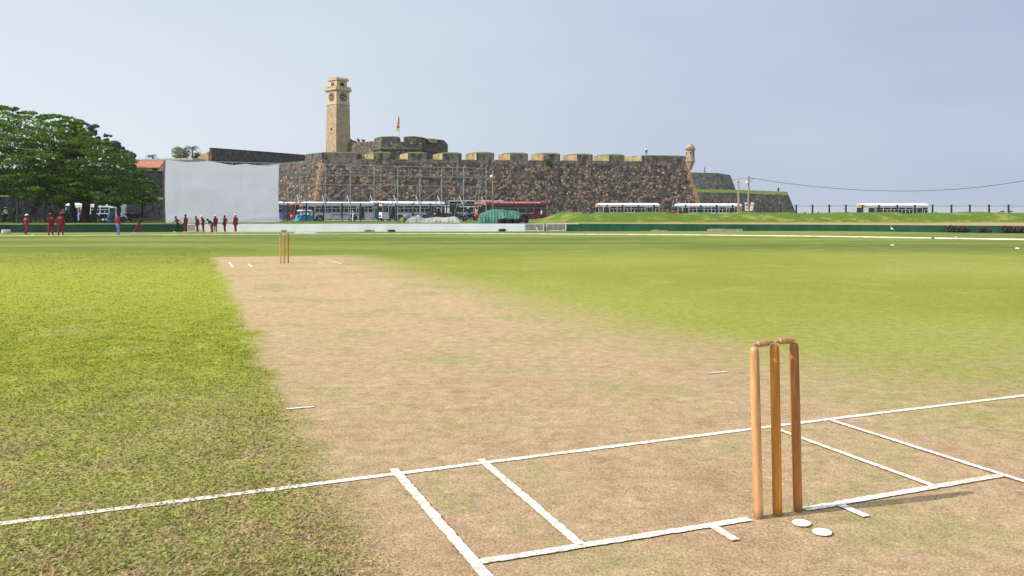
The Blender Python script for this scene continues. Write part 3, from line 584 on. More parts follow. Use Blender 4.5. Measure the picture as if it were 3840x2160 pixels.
# ---------------------------------------------------------------- clock tower
def clock_tower():
    D=203.; cx=XZ(1258.5,D); s_b=3.02; s_t=2.70    # half diagonals at base and at the clock cornice
    cen=Vector((cx,D+s_b,9.0)); root=thing('clock_tower','tall square stone clock tower with crenellated top above the fort','tower',cen,R(0))
    M_t=stone_wall_material('tower_stone',dark=(.36,.28,.18),mid=(.56,.43,.27),tanc=(.62,.48,.30),cell=3.2,tan_amt=.5,streak=.2)
    M_ts=pm('tower_dressed_stone',(.57,.45,.30),(.44,.345,.23),2.5,.9,.3,.1)
    rot=math.atan2(cx,D)   # corner faces the viewer
    rot=R(2.5)
    def sq(h,z,wob=0): # square ring, corner towards -y
        return [(math.sin(rot+k*math.pi/2)*h, -math.cos(rot+k*math.pi/2)*h, z) for k in range(4)]
    Z=lambda y:ZY(y,D)-9.0
    m=MB(); m.hexa(sq(s_b+.06,-1.5),sq(s_t,Z(387))); build('shaft',m,M_t,root)
    m=MB(); m.hexa(sq(s_t-.03,Z(388)),sq(s_t-.08,Z(339))); build('clock_stage',m,M_ts,root)
    m=MB(); m.hexa(sq(s_t+.14,Z(388.5)),sq(s_t+.14,Z(386))); build('string_course',m,M_ts,root)
    def ringblocks(mb,h,z0,z1,n,fill,th=.3):
        for k in range(4):
            a=Vector(sq(h,0)[k]); b=Vector(sq(h,0)[(k+1)%4]); L=(b-a).length; d=(b-a)/L; ang=math.atan2(d.y,d.x); inn=Vector((-d.y,d.x,0))*th/2
            for i in range(n): 
                c=a+d*L*((i+.5)/n)+inn; mb.box((c.x,c.y,(z0+z1)/2),(L/n*fill,th,z1-z0),ang)
    # lower cornice and parapet
    p=MB(); p.hexa(sq(s_t+.0,Z(341)),sq(s_t+.62,Z(334.5))); p.hexa(sq(s_t+.62,Z(334.4)),sq(s_t+.62,Z(332.5))); p.hexa(sq(s_t+.42,Z(332.4)),sq(s_t+.42,Z(329)))
    ringblocks(p,s_t+.42,Z(329.2),Z(322.5),6,.62); ringblocks(p,s_t+.42,Z(322.5),Z(320.5),6,.80)
    build('lower_parapet',p,M_ts,root)
    # belfry with arches
    hb=s_t-.62; b=MB(); b.hexa(sq(hb,Z(330)),sq(hb,Z(297))); bel=build('belfry',b,M_ts,root)
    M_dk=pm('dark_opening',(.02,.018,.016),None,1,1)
    for k in range(4):
        a=Vector(sq(hb,0)[k]); c=Vector(sq(hb,0)[(k+1)%4]); d=(c-a).normalized(); mid=(a+c)/2; out=Vector((d.y,-d.x,0)); w2=.62
        z0=Z(330);z1=Z(314); 
        def arc(r): return [mid+d*(-r)+Vector((0,0,z0))]+[mid+d*(-math.cos(t)*r)+Vector((0,0,z1+math.sin(t)*r)) for t in [math.pi*i/10 for i in range(11)]]+[mid+d*r+Vector((0,0,z0))]
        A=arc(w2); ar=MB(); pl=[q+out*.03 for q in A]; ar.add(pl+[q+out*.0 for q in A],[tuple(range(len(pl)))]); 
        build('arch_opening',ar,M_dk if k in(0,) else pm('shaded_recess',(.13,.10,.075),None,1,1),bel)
        tr=MB(); tr.tube([q+out*.05 for q in arc(w2+.08)],.11,5); build('arch_surround',tr,M_ts,bel)
    t_=MB(); t_.hexa(sq(hb,Z(300)),sq(hb+.42,Z(296.5))); t_.hexa(sq(hb+.42,Z(296.4)),sq(hb+.42,Z(291.5))); ringblocks(t_,hb+.40,Z(291.6),Z(286.5),6,.62,.28)
    build('upper_parapet',t_,M_ts,root)
    # clock faces
    M_face=pm('black_clock_dial',(.012,.012,.015),None,1,1,0,0); M_wh=pm('white_clock_marks',(.85,.85,.82),None,1,.6)
    for k in range(4):
        a=Vector(sq(s_t-.05,0)[k]); c=Vector(sq(s_t-.05,0)[(k+1)%4]); d=(c-a).normalized(); out=Vector((d.y,-d.x,0)); mid=(a+c)/2+Vector((0,0,Z(359.5))); up=Vector((0,0,1)); rr=1.0
        def ring(r,o,n=28,ph=0): return [mid+d*math.cos(2*math.pi*i/n+ph)*r+up*math.sin(2*math.pi*i/n+ph)*r+out*o for i in range(n)]
        oc=MB(); oc.hexa(ring(rr+.30,-.1,8,math.pi/8),ring(rr+.30,.10,8,math.pi/8)); fr=build('clock_surround',oc,M_ts,root)
        f=MB(); f.hexa(ring(rr,.05),ring(rr,.14)); dial=build('clock_dial',f,M_face,root)
        mk=MB()
        def bar(a0,r0,r1,w,o):
            u=d*math.sin(a0)+up*math.cos(a0); v=d*math.cos(a0)-up*math.sin(a0)
            q=[mid+u*r0-v*w,mid+u*r0+v*w,mid+u*r1+v*w*1.15,mid+u*r1-v*w*1.15]; mk.hexa([x+out*.13 for x in q],[x+out*o for x in q])
        for h in range(12): bar(h*math.pi/6,.62,.82,.035,.16)
        mk.tube([q_+out*.0 for q_ in ring(.60,.15,28)]+[ring(.60,.15,28)[0]],.018,4); build('numerals',mk,M_wh,dial); mk=MB()
        bar(R(282),-.1,.40,.045,.19); bar(R(138),-.1,.62,.035,.21); build('hands',mk,M_wh,dial)
    # putlog hole
    h=MB(); a=Vector(sq(s_b-.15,0)[3]); c=Vector(sq(s_b-.15,0)[0]); q=a.lerp(c,.52); dd=(c-a).normalized(); o=Vector((dd.y,-dd.x,0)); h.box(q+o*.02+Vector((0,0,Z(482))),(.3,.3,.36),math.atan2(dd.y,dd.x)); build('wall_opening',h,M_dk,root)
clock_tower()
# flagpole and flag
D=200.; fx=XZ(1498,D); r=thing('flagpole','thin white flagpole on the inner bastion','flagpole',(fx,D,ZY(533,D)))
m=MB().tube([(0,0,-1.5),(0,0,ZY(434,D)-ZY(533,D))],[.07,.045],6); build('pole',m,pm('pole_white',(.6,.6,.6),None,2,.5),r)
M_fg=pm('flag_green',(.02,.10,.06),None,2,.8);M_fo=pm('flag_orange',(.75,.22,.05),None,2,.8);M_fm=pm('flag_maroon',(.35,.03,.05),None,2,.8);M_fy=pm('flag_yellow',(.8,.55,.2),None,2,.8)
fl=MB(); zt=ZY(437,D)-ZY(533,D); n=14
for i in range(n):
    z=zt-i*.24; wd=.12+.075*i**.8; k=0 if i<4 else (1 if i<9 else 2) if i<11 else 3
    fl.box((-.05-wd/2,.04*math.sin(i),z-.12),(wd,.10+.04*math.sin(i*1.7),.25),.2*math.sin(i*1.3),k)
f=build('flag',fl,[M_fg,M_fo,M_fm,M_fy],None,loc=(0,0,0)); f.location=(fx,D,ZY(533,D)); tag(f,'limp orange and green flag hanging from the thin pole on the fort','flag')
# ================================================================ OBJECTS
def zl(x,y): return float(zout(x,y))
def outpt(px,D): x=XZ(px,D); return Vector((x,D,zl(x,D)))
M_wood=[None]*3
def wood(name,c1,c2,stain=.7):
    t=NT(name); co=t.coord(); g=t.noise(co,38,5,.65,(1,1,.06)); g2=t.noise(co,11,4,.65,(1,1,.30)); f=t.noise(co,60,3,.6,(1,1,.05))
    col=t.mix(t.ramp(g,.32,.68),c2,c1); col=t.mix(t.math('MULTIPLY',t.ramp(g2,.50,.66),.75),col,tuple(k*.45 for k in c1)); col=t.mix(t.math('MULTIPLY',t.ramp(f,.6,.75),.35),col,(.12,.05,.015))
    sp=t.n('ShaderNodeSeparateXYZ'); t.l(co,sp.inputs[0]); col=t.mix(t.math('MULTIPLY',t.ramp(t.math('ADD',sp.outputs[2],t.math('MULTIPLY',g2,.05)),.075,.02),stain),col,(.13,.08,.045))   # soil stain at the foot
    t.base(col,.42,.45); t.bump(t.math('ADD',g,f),.12,.004); return t.m
M_w1=wood('pale_varnished_wood',(.66,.40,.19),(.42,.21,.085)); M_w2=wood('amber_varnished_wood',(.60,.27,.04),(.36,.14,.018)); M_w3=wood('brown_varnished_wood',(.45,.20,.06),(.24,.095,.028)); M_bail=wood('bail_wood',(.46,.27,.14),(.32,.17,.08),0.0)
# ---- near wicket
def stump(base,top,r,mat,label,name='cricket_stump',group=None,groove=True):
    b=Vector(base); a=Vector(top)-b; L=a.length; q=Vector((0,0,1)).rotation_difference(a.normalized()).to_matrix().to_4x4()
    prof=[(r*.55,-.02),(r*.92,-.004),(r*.99,.008),(r,.03),(r,L*.5),(r*1.0,L-.055),(r*.97,L-.04),(r*.99,L-.03),(r*.93,L-.014),(r*.74,L-.004),(r*.4,L)]
    o=build(name,MB().lathe(prof,(0,0,0),22,0,q),mat,None,smooth=True); o.location=b
    return tag(o,label,'cricket stump',group)
def S3(px,py,D): return W(px*Vw,py*Vw,D)
bs=[(1908,1305,1897,872),(1956,1298,1948,865),(2007,1288,1997,861)]; tops=[]
mats=[M_w1,M_w2,M_w3]; lbs=['pale wooden stump on the left of the near wicket','amber middle stump of the near wicket','darker brown stump on the right of the near wicket']
for (x0,y0,x1,y1),m_,lb in zip(bs,mats,lbs):
    g=GV(x0,y0-2); b=Vector((g[0],g[1],0)); D=g[1]; tp=W(x1*Vw,y1*Vw,D); tops.append(tp)
    stump(b,tp,.0198,m_,lb,group='stumps of the near wicket')
def bail(a,b,label):
    """turned bail resting on two stump tops"""
    a=Vector(a);b=Vector(b); d=(b-a); L=d.length; q=Vector((0,0,1)).rotation_difference(d.normalized()).to_matrix().to_4x4()
    pr=[(.003,0),(.0062,.004),(.0062,L*.13),(.0050,L*.17),(.0100,L*.20),(.0135,L*.215)]
    k=5; s0,s1=L*.215,L*.785
    for i in range(k):
        t0=s0+(s1-s0)*i/k; t1=s0+(s1-s0)*(i+1)/k; pr+=[(.0140,t0+(t1-t0)*.15),(.0145,(t0+t1)/2),(.0140,t0+(t1-t0)*.85),(.0118,t1)]
    pr+=[(.0100,L*.80),(.0050,L*.83),(.0062,L*.87),(.0062,L-.004),(.003,L)]
    o=build('bail',MB().lathe(pr,(0,0,0),14,0,q),M_bail,None,smooth=True); o.location=a; return tag(o,label,'bail','bails on the near wicket')
u3=Vector((PU[0],PU[1],0))
e0=tops[0]+Vector((0,0,.008)); e1=tops[1]+Vector((0,0,.010)); e2=tops[2]+Vector((0,0,.010))
bail(e0-u3*.004,e1-u3*.006,'turned wooden bail across the left and middle near stumps'); bail(e1+u3*.004,e2+u3*.004,'turned wooden bail across the middle and right near stumps')
# ---- far wicket
for px,lb,m_,cap in ((1052,'left stump of the far wicket on the pitch end',M_w1,1),(1066,'middle stump of the far wicket, plain topped',M_w2,0),(1080.7,'right stump of the far wicket on the pitch end',M_w3,1)):
    D=H0*F/(987-HY); b=Vector((XZ(px,D),D,0)); o=stump(b,b+Vector((0,0,.715)),.021,m_,lb,group='stumps of the far wicket')
    if cap:
        c=build('bail_end',MB().box((0,0,.722),(.055,.03,.016),PYAW),M_bail,o)
# ---- white discs
M_disc=pm('white_disc_plastic',(.88,.87,.84),(.80,.78,.74),30,.5,.05)
for px,py,lb in ((2016,1320.5,'flat white marker disc nearest the right stump'),(2068,1343.5,'flat white marker disc nearer the camera')):
    g=GV(px,py); o=build('marker_disc',MB().lathe([(.034,0),(.0372,.001),(.0372,.0025),(.035,.0035),(.001,.0035)],(0,0,0),28),M_disc,None,smooth=False); o.location=(g[0],g[1],.0075); o.rotation_euler=(R(1.5),R(-1),0); tag(o,lb,'marker disc','flat white discs by the near wicket')
# ---------------------------------------------------------------- boundary wall, gates
M_ww=pm('white_washed_wall',(.80,.83,.88),(.72,.75,.80),.5,.9,.2,.1,detail=6); M_wg=pm('green_painted_wall',(.028,.115,.065),(.018,.08,.05),.8,.8,.2,.15,detail=6)
M_wgl=pm('dark_green_painted_wall',(.018,.062,.048),(.012,.045,.036),.8,.8,.2,.15,detail=6); M_cap=pm('wall_coping',(.20,.17,.10),(.10,.13,.05),1.5,.9,.3)
def wallpath(p0,p1,n):
    xs=np.linspace(XZ(p0,walld(p0*0+XZ(p0,80))),XZ(p1,walld(XZ(p1,80))),n); return xs
def wxy(px):   # point of the wall line on the ray through a photo column
    D=80.
    for _ in range(20): D=float(walld(XZ(px,D)))
    return XZ(px,D),D
def low_wall(p0,p1,mat,label,name='boundary_wall',th=.2,coping=None):
    x0,_=wxy(p0);x1,_=wxy(p1); xs=np.linspace(x0,x1,max(2,int((x1-x0)/2)+1)); root=thing(name,label,'wall',(x0,float(walld(x0)),0)); m=MB(); vs=[]; 
    for x in xs:
        y=float(walld(x)); z=float(wallz(x)); vs+=[(x,y,-1.4),(x,y,z),(x,y+th,z),(x,y+th,-1.4)]
    n=len(xs); fs=[]
    for i in range(n-1):
        for k in range(3): a=i*4+k; fs.append((a,a+4,a+5,a+1))
    fs+=[(0,1,2,3),((n-1)*4+3,(n-1)*4+2,(n-1)*4+1,(n-1)*4)]; m.add(vs,fs); build('wall',m,mat,root,world=True)
    if coping:
        c=MB()
        for a,b in zip(xs,xs[1:]): 
            A=Vector((a,float(walld(a))-.03,float(wallz(a))+.003));B=Vector((b,float(walld(b))-.03,float(wallz(b))+.003)); c.hexa([A,B,B+Vector((0,.28,0)),A+Vector((0,.28,0))],[A+Vector((0,0,.05)),B+Vector((0,0,.05)),B+Vector((0,.28,.05)),A+Vector((0,.28,.05))])
        build('coping',c,coping,root,world=True)
    return root
low_wall(-700,699,M_wgl,'low dark green boundary wall on the left, behind the maroon players')
low_wall(739,1967,M_ww,'long low white boundary wall below the scaffold frame')
low_wall(2124,4700,M_wg,'low green boundary wall on the right, below the grass bank')
def gate(p0,p1,label,bars,col,group=None):
    x0,y0=wxy(p0);x1,y1=wxy(p1); z0=float(zfield(x0,y0))+.03; z1=float(wallz(x0)); r=thing('boundary_gate',label,'gate',(x0,y0,z0),0,group); L=x1-x0; hh=z1-z0
    m=MB(); 
    for a,b,c,d in ((0,.0,L,.05),(0,hh-.05,L,.05)): m.box((L/2,0,b+.025),(L,.05,.05))
    m.box((.03,0,hh/2),(.06,.055,hh)); m.box((L-.03,0,hh/2),(.06,.055,hh)); build('gate_frame',m,col,r)
    for i in range(bars):
        xx=.06+(L-.12)*(i+.5)/bars; build('bar',MB().box((xx,.0,hh/2),(.032,.03,hh-.06)),col,r)
    return r
M_gw=pm('white_gate_paint',(.80,.80,.80),(.70,.70,.70),4,.5); 
gate(1968,2040,'white barred gate joining the white wall end',15,M_gw,'white gates in the boundary wall'); gate(2048,2123,'white barred gate joining the right green wall',15,M_gw,'white gates in the boundary wall'); gate(700,738,'white barred gate behind the maroon players',8,M_gw,'white gates in the boundary wall')
x,y=wxy(2044); o=build('gate_pillar',MB().box((0,.08,.3),(.16,.16,1.0)),pm('brown_pillar',(.30,.19,.12),(.2,.13,.08),4,.9,.3)); o.location=(x,y,float(wallz(x))-.8); tag(o,'brown gate pillar between two white gates','pillar')
x,y=wxy(2150); o=build('gate_rail',MB().box((0,0,0),(1.9,.05,.05)),M_gw); o.location=(x-.4,y-.03,float(wallz(x))-.02); tag(o,'loose white rail lying along the green wall top beside the gate','rail')
x,y=wxy(2015); o=build('leaning_board',MB().box((0,0,0),(.09,.03,.42),0,ry=R(-22)),M_gw); o.location=(x,y-.15,float(zfield(x,y))+.19); tag(o,'small white board leaning on the white gate','board')
x,y=wxy(1960); o=build('brick',MB().box((0,0,.06),(.5,.2,.09),0),pm('clay_brick',(.45,.2,.12),(.3,.14,.09),6,.9,.3)); o.location=(x,y+.1,float(wallz(x))); tag(o,'flat clay brick on the end of the white wall','brick')
# ---------------------------------------------------------------- tyres
M_ty=pm('black_tyre_rubber',(.022,.021,.02),(.04,.038,.035),8,.85,.4,.2); M_tw=pm('white_painted_tyre',(.55,.55,.53),(.35,.35,.34),6,.8,.4)
def tyre(loc,rot,Rr,wd,mat,label,group=None,name='tyre'):
    m=MB(); r=Rr; q=wd/2
    prof=[(r*.60,-q*.8),(r*.80,-q),(r*.95,-q*.85),(r,-q*.45),(r,q*.45),(r*.95,q*.85),(r*.80,q),(r*.60,q*.8),(r*.60,-q*.8)]
    n=26; vs=[];fs=[]; k=len(prof)
    for i in range(n):
        a=2*math.pi*i/n
        for j,(rr,z) in enumerate(prof): 
            t=.985 if (i%2 and j in(3,4)) else 1; vs.append((rr*t*math.cos(a),rr*t*math.sin(a),z))
    for i in range(n):
        for j in range(k-1): fs.append((i*k+j,((i+1)%n)*k+j,((i+1)%n)*k+j+1,i*k+j+1))
    m.add(vs,fs); o=build(name,m,mat,None,smooth=False); o.location=loc; o.rotation_euler=rot; return tag(o,label,'tyre',group)
def fz(x,y): return float(zfield(x,y))
x,y=wxy(23); p=fieldpt(23,876); tyre((p.x,p.y,p.z+.16),(0,0,.3),.36,.34,M_tw,'white painted tyre lying on the grass at the far left')
x,y=wxy(1470); tyre((x,y-.45,fz(x,y)+.09),(R(3),0,0),.36,.17,M_ty,'black tyre lying below the left part of the white wall'); x,y=wxy(1883); tyre((x,y-.45,fz(x,y)+.12),(R(4),R(-3),0),.36,.22,M_ty,'black tyre lying below the white wall near the gates')
# leaning tyres by the right wall
ty=[(3549,59,45,26,22),(3572,42,42,24,20),(3594,52,42,26,20),(3606,40,42,24,17),(3617,30,38,28,14),(3664,42,38,24,21),(3677,34,32,24,15),(3690,12,26,28,13),(3752,62,46,24,25),(3765,54,44,24,24),(3778,44,44,26,20),(3793,34,36,26,14),(3806,44,40,26,20),(3820,40,42,26,22),(3834,44,44,26,24),(3848,44,44,26,22)]
grp=['left','second','middle','fourth','right']
names=['leftmost of the left five leaning tyres','second of the left five leaning tyres','middle of the left five leaning tyres','fourth of the left five leaning tyres','right end of the left five leaning tyres','upper left tyre of the middle three','centre tyre of the middle three','lowest right tyre of the middle three','tall leftmost tyre of the right heap','second tyre from the left of the right heap','third tyre from the left of the right heap','low flat tyre of the right heap','fifth tyre from the left of the right heap','sixth tyre from the left of the right heap','seventh tyre from the left of the right heap','tyre of the right heap cut by the photo edge']
for i,((px,lean,ln,w_,hgt),nm) in enumerate(zip(ty,names)):
    x,y=wxy(px); r_=.42 if hgt>=20 else .36; tilt=R(90-lean*1.0); 
    z=fz(x,y)+r_*abs(math.sin(tilt))*.9+.10*abs(math.cos(tilt)); z=fz(x,y)+math.sin(R(lean)*.85)*r_*.85+.08
    o=tyre((x,y-.55,z),(0,-R(lean)*.92,.1*math.sin(i*2)),r_,.22,M_ty,'black tyre, '+nm,'tyres leaning along the green wall')
# concrete beams by the green wall
M_con=pm('grey_concrete',(.36,.34,.30),(.24,.22,.2),3,.95,.5)
for p0,p1,yy,h_,lb in ((2650,2779,867,.19,'long grey concrete beam at the foot of the right green wall'),(2440,2502,865,.07,'thin broken grey plank at the foot of the green wall')):
    x0,y0=wxy(p0);x1,y1=wxy(p1); m=MB(); L=x1-x0; m.box((L/2,0,h_/2),(L,.25,h_)); m.box((L*.3,-.02,h_+.02),(L*.4,.16,.05),.02); o=build('concrete_beam' if h_>.1 else 'broken_plank',m,M_con); o.location=(x0,y0-.3,fz(x0,y0)+.01); tag(o,lb,'beam' if h_>.1 else 'plank')
# white board lying along the boundary line
p=fieldpt(1143,875.5); o=build('boundary_board',MB().box((0,0,.06),(1.75,.14,.10),0).box((.9,.04,.05),(.25,.1,.08),.1),M_gw); o.location=(p.x,p.y,p.z); o.rotation_euler=(0,0,-.04); tag(o,'white boundary board lying beyond the far wicket','board')
# egret
def egret(px,py,label,s=1.0,field=True):
    p=fieldpt(px,py) if field else None; r=thing('egret',label,'bird',p)
    M=pm('white_feathers',(.85,.85,.83),(.78,.78,.76),8,.8); m=MB(); m.lump((0,0,.27*s),(.13*s,.06*s,.08*s),4,amp=.03,M=Matrix.Rotation(R(25),4,'Y'))
    m.tube([(-.07*s,0,.31*s),(-.12*s,0,.40*s),(-.09*s,0,.48*s),(-.11*s,0,.53*s)],[.035*s,.022*s,.018*s,.018*s],7); m.lump((-.125*s,0,.545*s),(.035*s,.022*s,.024*s),5,amp=.02); m.tube([(.08*s,0,.25*s),(.19*s,0,.17*s)],[.04*s,.012*s],6); build('body',m,M,r,smooth=True)
    build('beak',MB().tube([(-.15*s,0,.545*s),(-.22*s,0,.53*s)],[.010*s,.003*s],5),pm('yellow_beak',(.7,.45,.05)),r)
    for k in(-1,1): build('leg',MB().tube([(0,k*.02*s,.22*s),(.01*s,k*.02*s,.11*s),(0,k*.025*s,0)],.008*s,5),pm('dark_leg',(.03,.03,.02)),r)
egret(3346,869,'white egret standing against the right green wall')
# small birds / scraps on the grass
for px,py,lb in ((3346,922,'small white scrap on the right outfield, nearest the egret'),(3585,890.5,'small white scrap beyond the right boundary line'),(3815,935,'small white scrap at the right edge of the outfield')):
    p=fieldpt(px,py); o=build('paper_scrap',MB().lump((0,0,.03),(.08,.05,.03),px,amp=.25),M_gw); o.location=p; tag(o,lb,'litter')
p=fieldpt(124,884.5); o=build('marker_cone',MB().lathe([(.13,0),(.13,.015),(.09,.05),(.03,.10),(.02,.10)],(0,0,0),14),pm('yellow_plastic',(.8,.55,.08),None,3,.5)); o.location=p; tag(o,'low yellow marker cone on the left boundary line','marker cone')
p=fieldpt(3498,896); o=build('marker_peg',MB().lathe([(.09,0),(.08,.05),(.05,.10),(.01,.11)],(0,0,0),10),pm('brown_peg',(.12,.07,.04))); o.location=p; tag(o,'small brown peg on the right boundary line','peg')
# ---------------------------------------------------------------- fence of dark green posts
def fence():
    M_p=pm('dark_green_post',(.010,.045,.038),(.007,.03,.027),3,.6,.2); pts=[(-170,80),(-60,82),(66,84),(168,85.5),(265,87),(358,88.5),(447,90),(535,91.5)]
    pr=[(1079,102),(1149,103),(1213,103.7),(1283,104.4),(1352,105),(1418,105.5),(1485,106),(1549,106.3),(1614,106.6),(1675,106.8),(1738,107),(1797,107.1),(1853,107.2),(1919,107.4),(1978,107.6),(2039,107.8),(2101,108),(2159,108.2),(2218,108.4),(2276,108.6),(2335,108.8),(2394,109),(2453,109.2),(2512,109.4),(2571,109.6),(2628,109.8),(2687,110),(2747,110.2),(2806,110.5),(2866,110.8),(2926,111.2),(2986,111.5),(3047,112),(3110,112.5),(3172,113),(3234,113.5),(3296,113.5),(3365,113),(3431,112.5),(3497,112),(3568,111.5),(3637,111),(3709,110.5),(3782,110),(3856,109.5),(3935,109)]
    for seg,lb,hh in ((pts,'dark green post and wire fence under the big tree',2.25),(pr,'long dark green post and wire fence in front of the parked buses',2.3)):
        r=thing('wire_fence',lb,'fence',outpt(*seg[0])); tops=[]
        for px,D in seg:
            b=outpt(px,D); t=ZY(747+(px/535)*6,D) if seg is pts else ZY(763 if px<1500 else 763+min(7.5,(px-1500)/100.),D); tops.append(Vector((b.x,b.y,t)))
            m=MB().box((b.x,b.y,(t+b.z)/2),(.17,.17,t-b.z+.2)).box((b.x,b.y,t+.02),(.21,.21,.05)); build('post',m,M_p,r,world=True)
        for f_,rad in ((.06,.022),(1.05,.015)):
            m=MB(); m.tube([q-Vector((0,0,f_)) for q in tops],rad,4); build('wire',m,M_p,r,world=True)
fence()
# pedestals: little stone bollards along the road verge
for i,px in enumerate((-10,110,127,144,161,500,520,541,557,573,591,606,1062,1070,1092)):
    b=outpt(px,90 if px<700 else 108); o=build('stone_bollard',MB().hexa([(-.16,-.12,-.1),(.16,-.12,-.1),(.16,.12,-.1),(-.16,.12,-.1)],[(-.13,-.10,.36),(.13,-.10,.36),(.13,.10,.36),(-.13,.10,.36)]).box((0,0,.385),(.30,.24,.05)),pm('bollard_stone',(.22,.22,.2),(.12,.12,.11),4,.9,.3)); o.location=b
    tag(o,'small grey stone bollard in the row behind the boundary wall','bollard','stone bollards along the verge')
# green bollards by the sea road (tops show over the bank)
for px in (3017,3069,3177,3509,3629,3685,3747):
    b=outpt(px,118); o=build('green_bollard',MB().lathe([(.13,0),(.13,ZY(794.5,118)-b.z-.05),(.09,ZY(794.5,118)-b.z)],(0,0,0),8),pm('bollard_green',(.02,.12,.08),None,3,.6)); o.location=b; tag(o,'short green bollard beside the sea road behind the fence','bollard','green bollards by the sea road')
for px,lb in ((3759,'square box with a green lid left of the last fence post'),(3790,'square box with a green lid right of the last fence post')):
    b=outpt(px,117); r=thing('lidded_bin',lb,'bin',b); h_=ZY(793,117)-b.z; build('bin_body',MB().box((0,0,h_/2-.1),(.32,.32,h_-.2)),M_gw,r); build('lid',MB().box((0,0,h_+.0),(.36,.36,.22)),pm('bin_lid_green',(.03,.15,.11)),r)
# ---------------------------------------------------------------- sight screen
def screen():
    A=np.array([-34.5,86.]); Bq=np.array([-3.0,101.5]); dd=(Bq-A)/np.linalg.norm(Bq-A); nb=np.array([-dd[1],dd[0]])  # away from viewer
    def at(px): k=(px-1920)/F; t=(k*A[1]-A[0])/(dd[0]-k*dd[1]); return A+dd*t
    M_st=pm('galvanised_tube',(.33,.35,.37),(.23,.25,.27),3,.5,.1,.4,metal=.3)
    root=thing('scaffold_frame','long grey galvanised scaffold frame that carries the white sight screen cloth','scaffold',(float(at(615)[0]),float(at(615)[1]),0)); ZT=6.38
    posts=[618,703,787,871,956,1040,1125,1220,1314,1403,1492,1575,1657,1739,1823]
    def V3(p,z): return Vector((float(p[0]),float(p[1]),z))
    def gz(p): return float(zout(p[0],p[1]))
    for k,px in enumerate(posts):
        p=at(px); build('post',MB().tube([V3(p,gz(p)-.1),V3(p,ZT)],.046,8),M_st,root,world=True)
        # raking back legs
        q1=p+nb*1.2; q2=p+nb*3.4; m=MB(); m.tube([V3(p,5.0),V3(p+nb*1.3,3.1),V3(q2,gz(q2))],.04,6); build('back_leg',m,M_st,root,world=True)
        m=MB(); m.tube([V3(p+nb*1.3,3.1),V3(p+nb*.15,2.05)],.06,6); build('strut',m,M_st,root,world=True); m=MB().tube([V3(p+nb*2.1,2.05),V3(p,2.2)],.035,6); build('tie',m,M_st,root,world=True)
    e0,e1=at(615),at(1825)
    for z,rr in ((ZT,.045),(5.32,.04),(5.22,.028),(4.23,.038),(2.2,.038),(.27,.045)):
        build('rail',MB().tube([V3(e0-nb*.06,z),V3(e1-nb*.06,z)],rr,6),M_st,root,world=True)
    for z in (5.95,5.55): build('rail',MB().tube([V3(e0+nb*.05,z),V3(e1+nb*.05,z)],.018,5),M_st,root,world=True)
    for a,b in zip(posts,posts[1:]):
        p=(at(a)+at(b))/2; build('lattice_upright',MB().tube([V3(p+nb*.05,5.22),V3(p+nb*.05,6.2)],.03,5),M_st,root,world=True)
    for i in (5,7,9,11,13):
        a,b=at(posts[i]),at(posts[min(i+1,14)]); build('diagonal_brace',MB().tube([V3(a-nb*.1,2.25),V3(b-nb*.1,4.15)],.038,6),M_st,root,world=True)
        build('back_brace',MB().tube([V3(a+nb*1.0,4.1),V3(b+nb*1.6,2.4)],.022,5),M_st,root,world=True)
    # ladder at the right end
    m=MB(); p=at(1795)+nb*1.6; p2=at(1812)+nb*.6
    for o in (-.2,.2): m.tube([V3(p+dd*o,gz(p)),V3(p2+dd*o,5.8)],.03,5)
    for k in range(14): t=k/14; m.tube([V3((p+(p2-p)*t)+dd*-.2,gz(p)+(5.8-gz(p))*t),V3((p+(p2-p)*t)+dd*.2,gz(p)+(5.8-gz(p))*t)],.02,4)
    build('ladder',m,M_st,root,world=True)
    # the cloth
    t=NT('white_screen_cloth'); co=t.geo(); n=t.noise(co,.35,4,.6); t.base(t.mix(n,(.88,.84,.99),(.93,.88,1.0)),.9,.05); wv=t.noise(co,1.3,4,.6,(.4,.4,1)); t.bump(t.math('ADD',wv,t.math('MULTIPLY',t.noise(co,9,3,.6,(.3,.3,1)),.2)),.15,.08)
    tr=t.n('ShaderNodeBsdfTranslucent'); tr.inputs[0].default_value=(.84,.84,.97,1); mx=t.n('ShaderNodeMixShader'); mx.inputs[0].default_value=.10; t.l(t.b.outputs[0],mx.inputs[1]); t.l(tr.outputs[0],mx.inputs[2]); t.l(mx.outputs[0],t.out.inputs[0])
    NX,NZ=110,60; vs=[];g=np.random.default_rng(4)
    top=[(620,601),(660,604),(700,609),(740,608),(784,605),(830,613),(870,620),(905,616.5),(919,614.5),(960,621),(1000,622),(1030,618),(1043,615.5)]
    for j in range(NZ+1):
        for i in range(NX+1):
            s=i/NX; tt=j/NZ; pxt=620+(1043-620)*s; pxb=621+(1046-621)*s; px=pxt+(pxb-pxt)*tt; px+= 3.2*math.sin(tt*math.pi)*(-1 if s<.02 else 0)
            if s>.97: px-=3.5*math.sin(tt*math.pi)
            p=at(px)
            zt=ZY(np.interp(pxt,[a for a,_ in top],[b for _,b in top]),p[1]); zb=ZY(842-3.2*s+.8*math.sin(s*17),p[1]); z=zt+(zb-zt)*tt
            d=.035*math.sin(s*21+tt*2)*math.sin(tt*math.pi*.9+.2)+.06*math.sin(s*9-tt*5)+.02*math.sin(tt*13+s*30)*s+.07*max(0,1-abs(tt-.93+.05*math.sin(s*9))*16)-.10*max(0,1-abs(s-.68)*70)*(tt<.55)
            d+=.18*math.exp(-((s-.25)/.18)**2-((tt-.45)/.13)**2)
            q=p-nb*(.42+d*.75); vs.append((float(q[0]),float(q[1]),float(z)))
